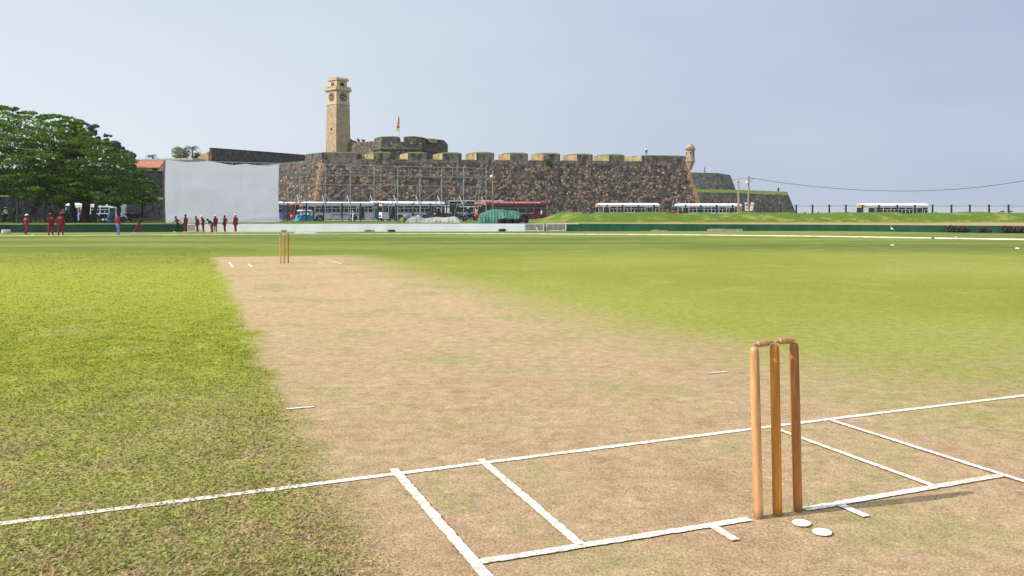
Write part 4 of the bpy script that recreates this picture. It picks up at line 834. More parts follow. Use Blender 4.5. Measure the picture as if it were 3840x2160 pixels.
    fs=[(j*(NX+1)+i,j*(NX+1)+i+1,(j+1)*(NX+1)+i+1,(j+1)*(NX+1)+i) for j in range(NZ) for i in range(NX)]
    o=build('sight_screen_cloth',MB().add(vs,fs),t.m,None,smooth=True,loc=vs[0]); tag(o,'large white sight screen cloth hung on the scaffold behind the players','cloth')
    m=MB(); 
    for z0,z1 in ((.2,6.35),): p=at(614); m.tube([V3(p-nb*.2,z0),V3(p-nb*.2,z1)],.05,6)
    o=build('screen_edge_pole',m,pm('maroon_pole',(.16,.05,.07),(.1,.04,.05),3,.7),root,world=True)
screen()
# ---------------------------------------------------------------- vehicles
def glass_mat():
    t=NT('window_glass'); g=t.n('ShaderNodeBsdfTransparent'); g.inputs[0].default_value=(.45,.5,.5,1); t.base((.02,.025,.03),.12,.6); mx=t.n('ShaderNodeMixShader'); mx.inputs[0].default_value=.62
    t.l(g.outputs[0],mx.inputs[1]); t.l(t.b.outputs[0],mx.inputs[2]); t.l(mx.outputs[0],t.out.inputs[0]); return t.m
M_gl=glass_mat(); M_blk=pm('black_rubber_trim',(.02,.02,.02),(.03,.03,.03),4,.7); M_in=pm('dark_vehicle_inside',(.03,.03,.035),(.05,.05,.05),3,.9); M_rim=pm('steel_rim',(.35,.35,.35),(.22,.22,.22),5,.5,0,.4,.4)
M_silver=pm('silver_bus_side',(.50,.50,.52),(.40,.41,.44),1.2,.45,0,.4); M_roof=pm('white_bus_roof',(.86,.86,.86),(.78,.78,.78),1,.5); M_whi=pm('white_vehicle_paint',(.78,.78,.78),(.68,.69,.7),1.5,.4); M_teal=pm('teal_vehicle_paint',(.02,.25,.36),(.015,.18,.28),1.5,.4); M_mar=pm('maroon_vehicle_paint',(.32,.025,.04),(.22,.02,.03),1.5,.4); M_red=pm('red_bus_paint',(.15,.015,.018),(.05,.009,.011),2.2,.5,0,.3); M_redr=pm('red_bus_roof',(.30,.022,.032),(.20,.018,.025),1.5,.4)
M_or=pm('orange_route_board',(.85,.26,.05),(.8,.4,.12),6,.6); M_navy=pm('dark_blue_stripe',(.03,.06,.11),(.02,.04,.08),3,.5); M_blu=pm('blue_bus_paint',(.08,.16,.42),(.05,.11,.33),2,.4); M_lamp=pm('lamp_lens',(.8,.78,.7),(.6,.58,.5),4,.2,0,.6); M_tl=pm('tail_lamp_red',(.5,.03,.03),None,4,.3)
def wheel(parent,x,y,r,w=.26):
    t=MB(); M=Matrix.Rotation(R(90),4,'X'); t.lathe([(r*.62,-w/2),(r*.95,-w/2),(r,-w/4),(r,w/4),(r*.95,w/2),(r*.62,w/2)],(x,y,r),20,0,M); a=build('wheel',t,M_ty,parent)
    build('rim',MB().lathe([(r*.1,-w*.55),(r*.3,-w*.42),(r*.55,-w*.40),(r*.62,-w*.52),(r*.62,w*.5),(r*.1,w*.5)],(x,y,r),16,0,M),M_rim,a)
def bus(name,label,front_px,D,phi,L,cols,group='long distance buses parked below the fort',windows=7,stripe=None,sign=True,Hb=3.1,doors=(1.0,-2.2),z0=None,text=False,cat='bus',roofm=None,frontcol=None):
    side,roof=cols; b=outpt(front_px,D); b.z=b.z if z0 is None else z0
    r=thing(name,label,cat,b,R(phi),group); Wd=2.4; k=Hb/3.1; zs,zw,zt,zr=.42*k,1.50*k,2.42*k,2.66*k
    m=MB(); nose=.12
    m.hexa([(0,0,zs),(L,0,zs),(L,Wd,zs),(0,Wd,zs)],[(nose*.3,0,zw),(L,0,zw),(L,Wd,zw),(nose*.3,Wd,zw)])
    m.hexa([(nose,.02,zt),(L,.02,zt),(L,Wd-.02,zt),(nose,Wd-.02,zt)],[(nose*1.3,.03,zr),(L-.03,.03,zr),(L-.03,Wd-.03,zr),(nose*1.3,Wd-.03,zr)])
    pil=np.linspace(2.1,L-.1,windows+1)
    for y in (.03,Wd-.03):
        for x in pil: m.box((x,y,(zw+zt)/2),(.09,.06,zt-zw))
        m.box((.95,y,(zw+zt)/2),(.08,.06,zt-zw)); m.box((.12,y,(zw+zt)/2),(.08,.06,zt-zw))
    m.box((L-.03,Wd/2,(zw+zt)/2),(.06,Wd*.5,zt-zw)); build('body',m,side,r)
    # roof, rounded
    rm=MB(); prof=[(0,0),(0,.12),(.08,.26),(.30,.36),(.8,.41),(1.2,.42),(1.6,.41),(2.1,.36),(2.32,.26),(2.4,.12),(2.4,0)]; xs=[(nose*.6,.65,.0),(nose*1.6,.9,0),(.6,1,0),(L-.5,1,0),(L-.1,.9,0),(L,.6,0)]; vs=[];fs=[]; n=len(prof)
    for (x,s_,_) in xs:
        for (y,z) in prof: vs.append((x,y+(.0),zr+z*s_*k))
    for i in range(len(xs)-1):
        for j in range(n-1): fs.append((i*n+j,(i+1)*n+j,(i+1)*n+j+1,i*n+j+1))
    fs+= [tuple(range(n)),tuple(range((len(xs)-1)*n,len(xs)*n))[::-1]]; rm.add(vs,fs); build('roof',rm,roof,r,smooth=False)
    build('interior',MB().box((L/2+.3,Wd/2,zw+.02),(L-1.2,Wd-.2,.1)).box((L/2+.6,Wd*.28,zw+.18),(L-3.6,.7,.34)).box((L/2+.6,Wd*.74,zw+.18),(L-3.6,.7,.34)),M_in,r)
    d0=[doors[0],doors[0]+.95]; d1=[L+doors[1],L+doors[1]+.85]
    for x0,x1 in zip(pil,pil[1:]):
        if d1[0]-.5<(x0+x1)/2<d1[1]+.2: continue
        wn=build('window',MB().box(((x0+x1)/2,.05,(zw+zt)/2),(x1-x0-.09,.02,zt-zw-.04)),M_gl,r); fm=MB(); zm=zw+(zt-zw)*.62
        fm.box(((x0+x1)/2,.02,zm),(x1-x0-.10,.03,.04)); fm.box(((x0+x1)/2,.02,(zw+zm)/2),(.04,.03,zm-zw)); build('frame',fm,M_whi if side is not M_red else M_rim,wn)
        build('window',MB().box(((x0+x1)/2,Wd-.05,(zw+zt)/2),(x1-x0-.09,.02,zt-zw-.04)),M_gl,r)
    for a,c in (d0,d1): build('door',MB().box(((a+c)/2,-.004,(zs+zt)/2+.0),(c-a,.03,zt-zs-.12)),M_in,r); 
    for a,c in (d0,d1):
        f=MB(); f.box((a-.03,-.012,(zs+zt)/2),(.06,.05,zt-zs)); f.box((c+.03,-.012,(zs+zt)/2),(.06,.05,zt-zs)); f.box(((a+c)/2,-.012,zt-.03),(c-a,.05,.07)); build('door_frame',f,side,r)
    # front
    fc=frontcol or side
    build('windscreen',MB().hexa([(-.02,.16,zw-.05),(.0,.16,zw-.05),(.0,Wd-.16,zw-.05),(-.02,Wd-.16,zw-.05)],[(nose-.03,.2,zt),(nose,.2,zt),(nose,Wd-.2,zt),(nose-.03,Wd-.2,zt)]),M_gl,r)
    build('front_panel',MB().box((-.02,Wd/2,(zs+zw)/2),(.05,Wd-.04,zw-zs-.1)).box((.04,Wd/2,zr-.1),(.08,Wd-.1,.28)),fc,r)
    build('grille',MB().box((-.055,Wd/2,zs+.45*k),(.03,1.1,.36)),M_blk,r); build('bumper',MB().box((-.1,Wd/2,zs+.04),(.2,Wd,.26)),M_blk if fc is not M_teal else M_whi,r)
    for y in (.35,Wd-.35): build('headlight',MB().lathe([(.14,0),(.14,.05),(.09,.08),(.01,.09)],(-.04,y,zs+.45*k),12,0,Matrix.Rotation(R(-90),4,'Y')),M_lamp,r)
    build('rear_bumper',MB().box((L+.06,Wd/2,zs+.04),(.14,Wd,.24)),M_blk,r)
    for y in (.2,Wd-.2): build('tail_light',MB().box((L+.02,y,zs+.6),(.04,.16,.26)),M_tl,r)
    if sign: build('route_sign',MB().box((-.02,Wd/2,zr+.12),(.14,1.3,.34)).box((.1,.02,zr+.05),(.3,.1,.3)),M_or,r)
    for x in (2.75,L-3.1):
        build('wheel_arch',MB().hexa([(x+math.cos(t)*.66,-.006,.45+math.sin(t)*.66) for t in np.linspace(0,math.pi,11)],[(x+math.cos(t)*.66,.3,.45+math.sin(t)*.66) for t in np.linspace(0,math.pi,11)]),M_blk,r)
        wheel(r,x,.12,.48); wheel(r,x,Wd-.12,.48)
    if stripe:
        for (a,c,z,h_) in stripe: build('stripe',MB().box(((a+c)/2*1.0,-.012,z),(c-a,.02,h_)),M_navy,r)
    return r
STR=[(1.9,9.0,1.36,.05),(4.6,9.2,1.08,.10),(4.3,9.2,.90,.05)]
D0=131
bus('bus','silver bus with a white roof parked left of centre behind the scaffold',1130,132,20,11.0,(M_silver,M_roof),stripe=STR,frontcol=M_whi)
bus('bus','silver bus in the middle of the scaffold, turned slightly to the left',1433,130,20,9.8,(M_silver,M_roof),stripe=STR,frontcol=M_whi,windows=6)
bus('bus','teal and white bus nose showing between the two silver buses',1405,137,40,9.0,(M_teal,M_roof),frontcol=M_teal,windows=6,Hb=3.25,sign=False)
bus('bus','white bus with a maroon band seen end on, left of the silver buses',1101,136,72,9.5,(M_mar,M_whi),frontcol=M_mar,windows=6,sign=False)
bus('bus','blue bus almost hidden behind the white sight screen cloth',812,128,8,9.6,(M_blu,M_roof),windows=6)
rb=bus('bus','red bus with a red roof parked right of the scaffold behind the tarpaulin heap',1785,127,5,10.4,(M_red,M_redr),doors=(.8,-9.3))
bus('bus','silver bus with an open dark door, behind the left end of the grass bank',2243,150,6,10.9,(M_silver,M_roof))
bus('bus','blue bus seen end on behind the grass bank',2476,153,88,9,(M_blu,M_blu),frontcol=M_blu,sign=False,windows=5)
bus('bus','white roofed bus with a teal front, right of the blue bus behind the bank',2540,150,4,11.4,(M_silver,M_roof),frontcol=M_teal,sign=False,windows=7)
bus('bus','white roofed bus standing alone by the sea at the right',3236,136,3,10.6,(M_silver,M_roof),doors=(.9,-1.9))
# teal front quarter and lettering patches
M_tx=pm('white_lettering',(.80,.80,.80),(.7,.7,.7),8,.6)
def strokes(parent,x0,x1,z,h_,n,seed,mat=M_tx,y=-.03):
    g=random.Random(seed); m=MB(); x=x0; i=0
    while x<x1:
        w_=g.uniform(.05,.13)*(x1-x0)/n*2.2
        if g.random()<.86: m.box((x+w_/2,y,z+g.uniform(-.02,.02)),(w_*.72,.02,h_*g.uniform(.5,1)))
        x+=w_*(1.0 if g.random()<.85 else 2.0)
    return build('lettering',m,mat,parent)
strokes(rb,2.6,9.4,2.84,.22,22,5,y=.02); strokes(rb,5.2,8.6,1.30,.12,14,8)
build('route_board',MB().box((.55,-.03,2.78),(1.0,.05,.34)),M_or,rb)
build('pink_panel',MB().box((-.07,1.2,1.75),(.03,1.5,.6)),pm('pink_poster',(.75,.35,.5),(.8,.6,.7),3,.6),rb)
# lorry with a tall dark cage body
def lorry():
    b=outpt(1684,139); r=thing('lorry','lorry with a tall dark slatted body and white rails, between silver and red buses','lorry',b,R(1)); L=8.8; z=1.1;t=ZY(752,139)-b.z
    build('load_body',MB().box((L/2,1.2,(z+t)/2),(L,2.3,t-z)),pm('dark_green_tarpaulin',(.018,.035,.035),(.012,.024,.026),1.5,.8,.3),r)
    for zz in (t-.06,(z+t)/2+.12,z+.25): build('rail',MB().box((L/2,-.01,zz),(L+.1,.08,.10)).box((-.03,1.2,zz),(.08,2.4,.10)),M_whi,r)
    for x in (0,L): build('corner_post',MB().box((x,-.01,(z+t)/2),(.09,.08,t-z)),M_whi,r)
    build('chassis',MB().box((L/2,1.2,.8),(L,1.0,.3)),M_blk,r)
    build('cab',MB().hexa([(-1.9,.05,.6),(-.1,.05,.6),(-.1,2.3,.6),(-1.9,2.3,.6)],[(-1.7,.1,2.5),(-.1,.1,2.6),(-.1,2.25,2.6),(-1.7,2.25,2.5)]),M_whi,r)
    build('windscreen',MB().box((-1.82,1.2,1.95),(.06,1.9,.7)),M_gl,r)
    for x in (-1.0,1.5,L-2.2,L-1.0): wheel(r,x,.15,.46)
lorry()
def rickshaw(label,px,D,phi,col,canopy,sc=1.0):
    b=outpt(px,D); r=thing('auto_rickshaw',label,'auto rickshaw',b,R(phi),'three wheeled auto rickshaws'); s=sc
    m=MB(); m.hexa([(.0,.15,.25),(2.3,.0,.25),(2.3,1.3,.25),(.0,1.15,.25)],[(.25,.3,.95),(2.35,.02,.95),(2.35,1.28,.95),(.25,1.0,.95)]); m.hexa([(.05,.3,.9),(.3,.3,.9),(.3,1.0,.9),(.05,1.0,.9)],[(.35,.3,1.1),(.5,.3,1.1),(.5,1.0,1.1),(.35,1.0,1.1)]); build('body',m,col,r)
    c=MB(); c.hexa([(.45,.1,1.62),(2.35,.05,1.62),(2.35,1.25,1.62),(.45,1.2,1.62)],[(.7,.2,1.78),(2.2,.15,1.80),(2.2,1.15,1.80),(.7,1.1,1.78)]); c.box((2.3,.65,1.3),(.08,1.2,.75)); build('canopy',c,canopy,r)
    for x,y in((.42,.12),(.42,1.18),(1.25,.04),(1.25,1.26)): build('canopy_post',MB().tube([(x,y,.9),(x+.1,y,1.65)],.025,5),M_blk,r)
    build('windscreen',MB().hexa([(.28,.2,1.05),(.30,.2,1.05),(.30,1.1,1.05),(.28,1.1,1.05)],[(.5,.2,1.6),(.52,.2,1.6),(.52,1.1,1.6),(.5,1.1,1.6)]),M_gl,r)
    build('seat',MB().box((1.7,.65,.98),(.6,1.1,.2)),M_blk,r); wheel(r,.3,.65,.24,.12); wheel(r,1.85,.1,.24,.12); wheel(r,1.85,1.2,.24,.12); build('headlight',MB().lathe([(.1,0),(.09,.05),(.01,.08)],(.12,.65,.85),10,0,Matrix.Rotation(R(-90),4,'Y')),M_lamp,r)
    return r
M_dk=pm('dark_green_vehicle',(.02,.045,.035),(.015,.03,.025),2,.5); M_dkb=pm('black_canopy',(.025,.027,.03),(.015,.016,.018),2,.85); M_tg=pm('teal_rickshaw',(.02,.28,.35),(.015,.2,.28),2,.5); M_tc=pm('sky_blue_canopy',(.05,.35,.62),(.04,.25,.5),2,.6)
rickshaw('dark auto rickshaw with a black canopy at the far left behind the bush',38,97,4,pm('rust_brown_body',(.10,.05,.04),(.07,.04,.03),2,.6),M_dkb)
rickshaw('green auto rickshaw with a blue canopy left of the tree trunks',170,96,6,M_dk,M_tc)
rickshaw('dark green auto rickshaw behind the grey covered heap, left one',1592,101,6,M_dk,M_dkb); rickshaw('dark auto rickshaw behind the grey covered heap, right one',1650,103,4,M_dk,M_dkb)
rickshaw('blue and white auto rickshaw in front of the leftmost silver bus',1121,120,50,M_teal,M_whi); rickshaw('red auto rickshaw between the blue and the teal fronted buses',2515,142,20,M_mar,M_redr)
# mini coach in the shade of the tree
mc=bus('coach','white coach with blue patches in the shade behind the tree trunks',244,118,3,7.3,(M_whi,M_roof),group='coaches parked in the shade',Hb=2.75,windows=4,sign=False,doors=(.8,-1.4))
build('blue_patch',MB().box((2.1,-.02,.95),(1.0,.02,.5)).box((5.2,-.02,1.0),(.9,.02,.5)),pm('blue_decal',(.02,.22,.55),(.015,.16,.45),2,.5),mc)
# car by the sea
def car(px,D,label):
    b=outpt(px,D); r=thing('parked_car',label,'car',b,0); pr=[(0,.45),(.05,.72),(.9,.85),(1.5,1.30),(2.9,1.32),(3.7,.95),(4.2,.85),(4.25,.4)]
    build('body',MB().hexa([(x,0,z) for x,z in pr],[(x,1.6,z) for x,z in pr]),pm('black_car_paint',(.03,.03,.035),(.02,.02,.02),2,.3,0,.5),r)
    build('window',MB().hexa([(x,-.01,z) for x,z in((1.05,.9),(1.55,1.24),(2.15,1.26),(2.15,.9))],[(x,.02,z) for x,z in((1.05,.9),(1.55,1.24),(2.15,1.26),(2.15,.9))]),M_gl,r); build('window',MB().hexa([(x,-.01,z) for x,z in((2.25,.9),(2.25,1.26),(2.85,1.26),(3.4,.95))],[(x,.02,z) for x,z in((2.25,.9),(2.25,1.26),(2.85,1.26),(3.4,.95))]),M_gl,r)
    for x in(.8,3.4): wheel(r,x,.1,.32,.2)
    build('headlight',MB().box((.03,.3,.65),(.05,.25,.12)),M_lamp,r)
car(3545,122,'dark car whose roof shows above the bank at the right')
# motorbikes
def motorbike(px,D,phi,label,col):
    b=outpt(px,D); r=thing('motorbike',label,'motorbike',b,R(phi),'motorbikes behind the boundary wall')
    for x in(.0,1.25): wheel(r,x,0,.3,.1)
    build('frame',MB().tube([(0,0,.3),(.22,0,.95),(.3,0,.75),(.85,0,.62),(1.25,0,.32)],[.035,.035,.1,.1,.04],7),col,r); build('fuel_tank',MB().lump((.5,0,.80),(.26,.14,.13),2,amp=.03),col,r); build('seat',MB().lump((.95,0,.80),(.36,.13,.07),3,amp=.03),M_blk,r)
    build('handlebar',MB().tube([(.3,-.32,1.02),(.2,0,.95),(.3,.32,1.02)],.02,5),M_rim,r); build('headlight',MB().lump((.08,0,.86),(.08,.09,.09),4,amp=.02),M_lamp,r)
motorbike(8,88,10,'motorbike under the man in the white shirt at the far left',M_dk); motorbike(462,93,15,'black motorbike parked right of the player in blue jeans',M_blk); motorbike(492,95,-10,'black motorbike behind the walking player',M_blk); motorbike(1628,98,8,'motorbike of the rider behind the grey heap',M_mar); motorbike(1742,100,5,'motorbike of the rider near the right end of the scaffold',M_blk)
# chairs and barrel under the tree
def chair(px,D,rz,label):
    b=outpt(px,D); r=thing('plastic_chair',label,'chair',b,rz,'dark chairs under the tree'); M=pm('dark_blue_plastic',(.015,.025,.045),(.01,.02,.03),3,.6)
    build('seat',MB().box((0,0,.43),(.46,.44,.05)),M,r); build('backrest',MB().hexa([(-.20,.2,.45),(.20,.2,.45),(.20,.24,.45),(-.20,.24,.45)],[(-.24,.30,.88),(.24,.30,.88),(.24,.34,.88),(-.24,.34,.88)]),M,r)
    for x in(-.19,.19):
        for y in(-.18,.18): build('leg',MB().tube([(x,y,.42),(x*1.12,y*1.15,0)],.022,5),M,r)
for i,(px,lb) in enumerate(((262,'dark chair left of the tree trunks'),(348,'dark chair right of the tree trunks, first of the row'),(367,'second dark chair of the row under the tree'),(386,'third dark chair of the row under the tree'),(404,'fourth dark chair of the row, beside the blue barrel'),(424,'last dark chair of the row, behind the player in jeans'))): chair(px,86.5,math.pi+.2*math.sin(i*3),lb)
b=outpt(414,84); r=thing('blue_barrel','blue plastic barrel behind the wall under the tree','barrel',b); build('drum',MB().lathe([(.26,0),(.29,.03),(.30,.3),(.28,.33),(.30,.36),(.30,.62),(.28,.65),(.30,.68),(.28,.88),(.24,.9)],(0,0,0),16),pm('barrel_blue',(.015,.07,.16),(.01,.05,.12),3,.5),r,smooth=True); build('lid',MB().lathe([(.26,.89),(.26,.93),(.02,.94)],(0,0,0),16),M_blk,r)
# ---------------------------------------------------------------- covered heaps
def tarp(label,px0,px1,D,prof,depth,mat,seed,name='covered_heap',foldamp=.035,under=None):
    """cloth thrown over a heap; prof: list of (s, top row) along the width"""
    x0,x1=XZ(px0,D),XZ(px1,D); r=thing(name,label,'heap',((x0+x1)/2,D,zl((x0+x1)/2,D))); g=np.random.default_rng(seed); NX,NY=84,30; vs=[]
    ph=g.uniform(0,6,8)
    for j in range(NY+1):
        v=j/NY*2-1
        for i in range(NX+1):
            s_=i/NX; x=x0+(x1-x0)*s_; base=zl(x,D)-.02; top=ZY(np.interp(s_,[a for a,_ in prof],[b for _,b in prof]),D)-base
            e=max(0,1-abs(v)**2.6)**.7; hh=top*e; fold=foldamp*(math.sin(s_*31+ph[0]+3*math.sin(s_*7)+v*2)*(.2+.6*abs(v))*(.5+.5*math.sin(s_*11+1))+.6*math.sin(s_*23+v*3+ph[1])+.4*math.sin(s_*91+ph[2]))
            y=D+v*depth/2*(1-.06*math.sin(s_*12+ph[3]))-fold*(.5+abs(v)); z=base+hh+fold*.5*min(1,hh)
            if under and v<-.3: z=max(z,base+float(np.interp(s_,[a for a,_ in under],[b for _,b in under])))
            vs.append((x+.03*math.sin(v*7+i),y,z))
    fs=[(j*(NX+1)+i,j*(NX+1)+i+1,(j+1)*(NX+1)+i+1,(j+1)*(NX+1)+i) for j in range(NY) for i in range(NX)]
    build('tarpaulin',MB().add(vs,fs),mat,r,smooth=True,world=True); return r
M_tarp=pm('green_tarpaulin',(.045,.17,.115),(.03,.12,.085),1.5,.55,.3,.4); M_gtarp=pm('grey_tarpaulin',(.34,.36,.37),(.2,.21,.215),1.1,.7,.5,.3)
tarp('large green tarpaulin heap beside the right end of the scaffold',1791,1957,85.3,[(0,826),(.06,800),(.16,794),(.27,787),(.40,784),(.60,786),(.72,790),(.80,789),(.90,793),(.97,797),(1,820)],2.6,M_tarp,3,under=[(0,0),(.42,0),(.52,.25),(.62,.52),(.75,.45),(.9,.38),(.97,.2),(1,0)])
for i,(px,lb) in enumerate(((1879,'left'),(1909,'middle'),(1939,'right'))):
    for k in range(2):
        b=outpt(px,84.0); tyre((b.x+.05*k,b.y-.1*k,b.z+.14+.23*k),(0,0,i),.40,.22,M_ty,f'{"lower" if k==0 else "upper"} {lb} tyre under the green tarpaulin','tyres stacked under the green tarpaulin')
b=outpt(1962,84.0); tyre((b.x,b.y,b.z+.44),(R(80),0,R(35)),.46,.26,M_ty,'black tyre standing upright at the right end of the green tarpaulin')
b=outpt(1972,84.6); tyre((b.x,b.y,b.z+.40),(R(85),0,R(60)),.42,.24,M_ty,'second upright black tyre behind the end of the green tarpaulin')
tarp('crumpled grey tarpaulin heap under the scaffold',1520,1734,89,[(0,826),(.06,820),(.14,812),(.2,811),(.28,815),(.36,820),(.46,815),(.55,813),(.68,816),(.78,813),(.86,811),(.93,818),(1,833)],2.8,M_gtarp,8,foldamp=.04)
tarp('small grass covered mound left of the grey heap',1492,1522,88.5,[(0,832),(.3,822),(.6,813),(.85,812),(1,820)],2.0,M_topgrass,5,name='earth_mound',foldamp=.02)
b=outpt(1525,91); o=build('water_tank',MB().lathe([(.36,0),(.38,.1),(.37,.5),(.30,.72),(.12,.82),(.1,.84)],(0,0,0),16),pm('grey_tank',(.2,.2,.2),(.13,.13,.13),3,.8,.3),None,smooth=True); o.location=b+Vector((0,0,.0)); tag(o,'round grey tank between the grassy mound and the grey heap','tank')
b=outpt(1568,95); r=thing('road_cone','red and white road cone behind the grey heap','road cone',b); build('base',MB().box((0,0,.03),(.5,.5,.06)),M_red,r); build('cone',MB().lathe([(.2,.05),(.12,.45),(.05,.95),(.03,.98)],(0,0,0),12),M_mar,r); build('white_band',MB().lathe([(.165,.28),(.09,.72),(.085,.73)],(0,0,0),12),M_whi,r)
# barricades
def barricade(p0,p1,D,col,label):
    b=outpt(p0,D); L=XZ(p1,D)-b.x; r=thing('barricade',label,'barricade',b,0,'slatted barricades by the bank'); n=max(4,int(L/.24)); hh=ZY(794,D)-b.z
    for z in(.25,hh-.15): build('rail',MB().box((L/2,0,z),(L,.05,.08)),col,r)
    for i in range(n): build('slat',MB().box((L*(i+.5)/n,-.04,hh/2+.05),(.11,.03,hh-.1),0,ry=R(7)),col,r)
    for x in(.1,L-.1): build('foot',MB().box((x,0,.03),(.08,.7,.06)),col,r)
barricade(2100,2141,100,pm('pale_yellow_paint',(.62,.46,.18),(.45,.33,.13),4,.7),'pale yellow slatted barricade at the foot of the grass bank'); barricade(2142,2180,101,pm('deep_yellow_paint',(.75,.42,.03),(.6,.33,.03),4,.7),'deep yellow slatted barricade half behind the grass bank')
# ---------------------------------------------------------------- poles and wires
M_pole=pm('weathered_pole_wood',(.34,.26,.17),(.22,.17,.12),6,.9,.4,.1,sc3=(1,1,.1))
def pole(px,pyt,D,label,lean=0,lamp=None,r0=.13,arm=True):
    b=outpt(px,D); t=W(px+lean,pyt,D); r=thing('utility_pole',label,'pole',b); l=t-b; build('shaft',MB().tube([(0,0,-.3),(l.x*.5,0,l.z*.5),(l.x,0,l.z)],[r0,r0*.85,r0*.65],10),M_pole,r)
    if arm: build('crossarm',MB().box((l.x,0,l.z-.25),(.7,.09,.09)),M_pole,r); [build('insulator',MB().lathe([(.05,0),(.06,.06),(.03,.13)],(l.x+k,0,l.z-.2),8),M_whi,r) for k in(-.3,.3)]
    if lamp: a=build('lamp_arm',MB().tube([(l.x*.8,0,l.z+lamp[1]),(l.x+lamp[0]*.6,-.1,l.z+lamp[1]+.15),(l.x+lamp[0],-.15,l.z+lamp[1])],.03,6),M_rim,r); build('lamp_head',MB().lump((l.x+lamp[0],-.15,l.z+lamp[1]-.1),(.2,.16,.17),3,amp=.02),M_whi,a)
    return t
ptop=pole(2806,660,105,'wooden utility pole carrying the long wire, right of the fort',lean=2,lamp=(-.25,-.7)); p2=pole(2766,677,128,'dark topped wooden pole left of the wire pole',lean=4); pole(1848,641,101,'slim pale pole with a lamp behind the green tarpaulin',lean=1,lamp=(-.18,-.55),r0=.11,arm=False)
pole(2774,700,127,'short support pole leaning beside the dark topped pole',lean=-4,r0=.09,arm=False)
def wire(label,pts,rad=.022):
    C_=[W(*p) for p in pts]; o=build('overhead_wire',MB().tube(C_,rad,5),M_blk,None,loc=tuple(C_[0])); tag(o,label,'wire','wires of the utility poles')
xs=np.linspace(2810,4050,40); yy=lambda x:716.4-51.5*1.0+51.5*((x-3390)/(2810-3390))**2*0+0 
def sag(x): 
    return 716.5-(50.5)*((x-3392)/(582.))**2 if x<3392 else 716.5-38.5*((x-3392)/448.)**2
wire('long sagging overhead wire across the sky at the right',[(x,sag(x),105-(x-2810)/1240*14) for x in xs],.026)
wire('short wire from the wire pole leftwards over the dark bastion',[(2808,664,105),(2770,671,110),(2700,683,120),(2640,693,130)],.02); wire('drooping loop of wire between the two poles',[(2804,676,105),(2798,700,108),(2788,710,114),(2778,704,121),(2770,690,128)],.016); wire('wire stub curling beside the wire pole lamp',[(2810,666,105),(2826,672,105),(2822,679,105),(2811,676,105)],.02)
for px,c1,c2,lb,ln in ((2799,M_whi,M_mar,'white banner with red print left of the wire pole',0),(2815,M_whi,M_or,'white and yellow leaning banner right of the wire pole',8)):
    b=outpt(px,112); r=thing('banner',lb,'banner',b); z0=ZY(790,112)-b.z;z1=ZY(759,112)-b.z; build('banner_pole',MB().tube([(.25,0,0),(.25+ln*.02,0,z1)],.02,5),M_rim,r); build('banner_cloth',MB().hexa([(-.15,0,z0),(.22,0,z0),(.22,.02,z0),(-.15,.02,z0)],[(-.2+ln*.03,0,z1),(.22+ln*.03,0,z1),(.22+ln*.03,.02,z1),(-.2+ln*.03,.02,z1)]),c1,r); build('print',MB().box((.03+ln*.015,-.01,z0+(z1-z0)*.7),(.28,.01,.3)).box((.03,-.01,z0+(z1-z0)*.3),(.2,.01,.12)),c2,r)
# ---------------------------------------------------------------- houses
def house():
    D=176; r=thing('house','cream house with an orange tiled roof above the left rampart','house',(XZ(555,D),D,ZY(648,D)),0); l=Vector(LOC[r.name][0])
    def Q(px,py,d=D): return Vector((XZ(px,d),d,ZY(py,d)))-l
    wl=MB(); wl.hexa([Q(500,652),Q(598,652),Q(680,650,184),Q(520,650,186)],[Q(500,630),Q(598,628),Q(680,622,184),Q(520,622,186)]); build('wall',wl,pm('cream_plaster',(.62,.48,.28),(.52,.40,.23),1.5,.9,.2),r)
    t=NT('orange_roof_tiles'); co=t.coord(); w_=t.n('ShaderNodeTexWave'); t.l(co,w_.inputs[0]); w_.inputs['Scale'].default_value=3.0; w_.inputs['Distortion'].default_value=1; n=t.noise(co,2,5,.7); t.base(t.mix(t.ramp(n,.3,.7),(.38,.13,.07),(.50,.23,.14)),.85,.2); t.bump(w_.outputs['Fac'],.6,.05)
    rf=MB(); rf.hexa([Q(488,631,175.2),Q(598,629,175.2),Q(622,604,181),Q(514,605,181)],[Q(488,629,175.2),Q(598,627,175.2),Q(622,601.5,181),Q(515,603,181)]); rf.hexa([Q(514,605,181),Q(622,604,181),Q(700,622,187),Q(520,622,187)],[Q(515,603,181),Q(622,601.5,181),Q(700,620,187),Q(520,620,187)]); build('roof',rf,t.m,r)
    build('gable',MB().hexa([Q(598,630,176),Q(622,606,181),Q(660,630,186)],[Q(597,630,176),Q(621,606,181),Q(659,630,186)]),pm('cream_plaster',(.62,.48,.28)),r)
    build('window',MB().box(Q(580,636,175.9),(1.0,.1,.4)),pm('dark_opening',(.02,.018,.016)),r)
house()
D=192; r=thing('long_building','long pale roofed building behind the orange roofed house','building',(XZ(560,D),D,ZY(610,D)),0); l=LOC[r.name][0]; build('wall',MB().box((0,3,-.3),(9,5,1.6)),pm('dark_plaster',(.12,.11,.1)),r); build('roof',MB().hexa([(-10,-1,.35),(10,-1,.55),(10,7,.6),(-10,7,.4)],[(-10,-1,.55),(10,-1,1.0),(10,7,1.05),(-10,7,.6)]),pm('pale_sheet_roof',(.5,.5,.48),(.4,.4,.38),2,.7),r)
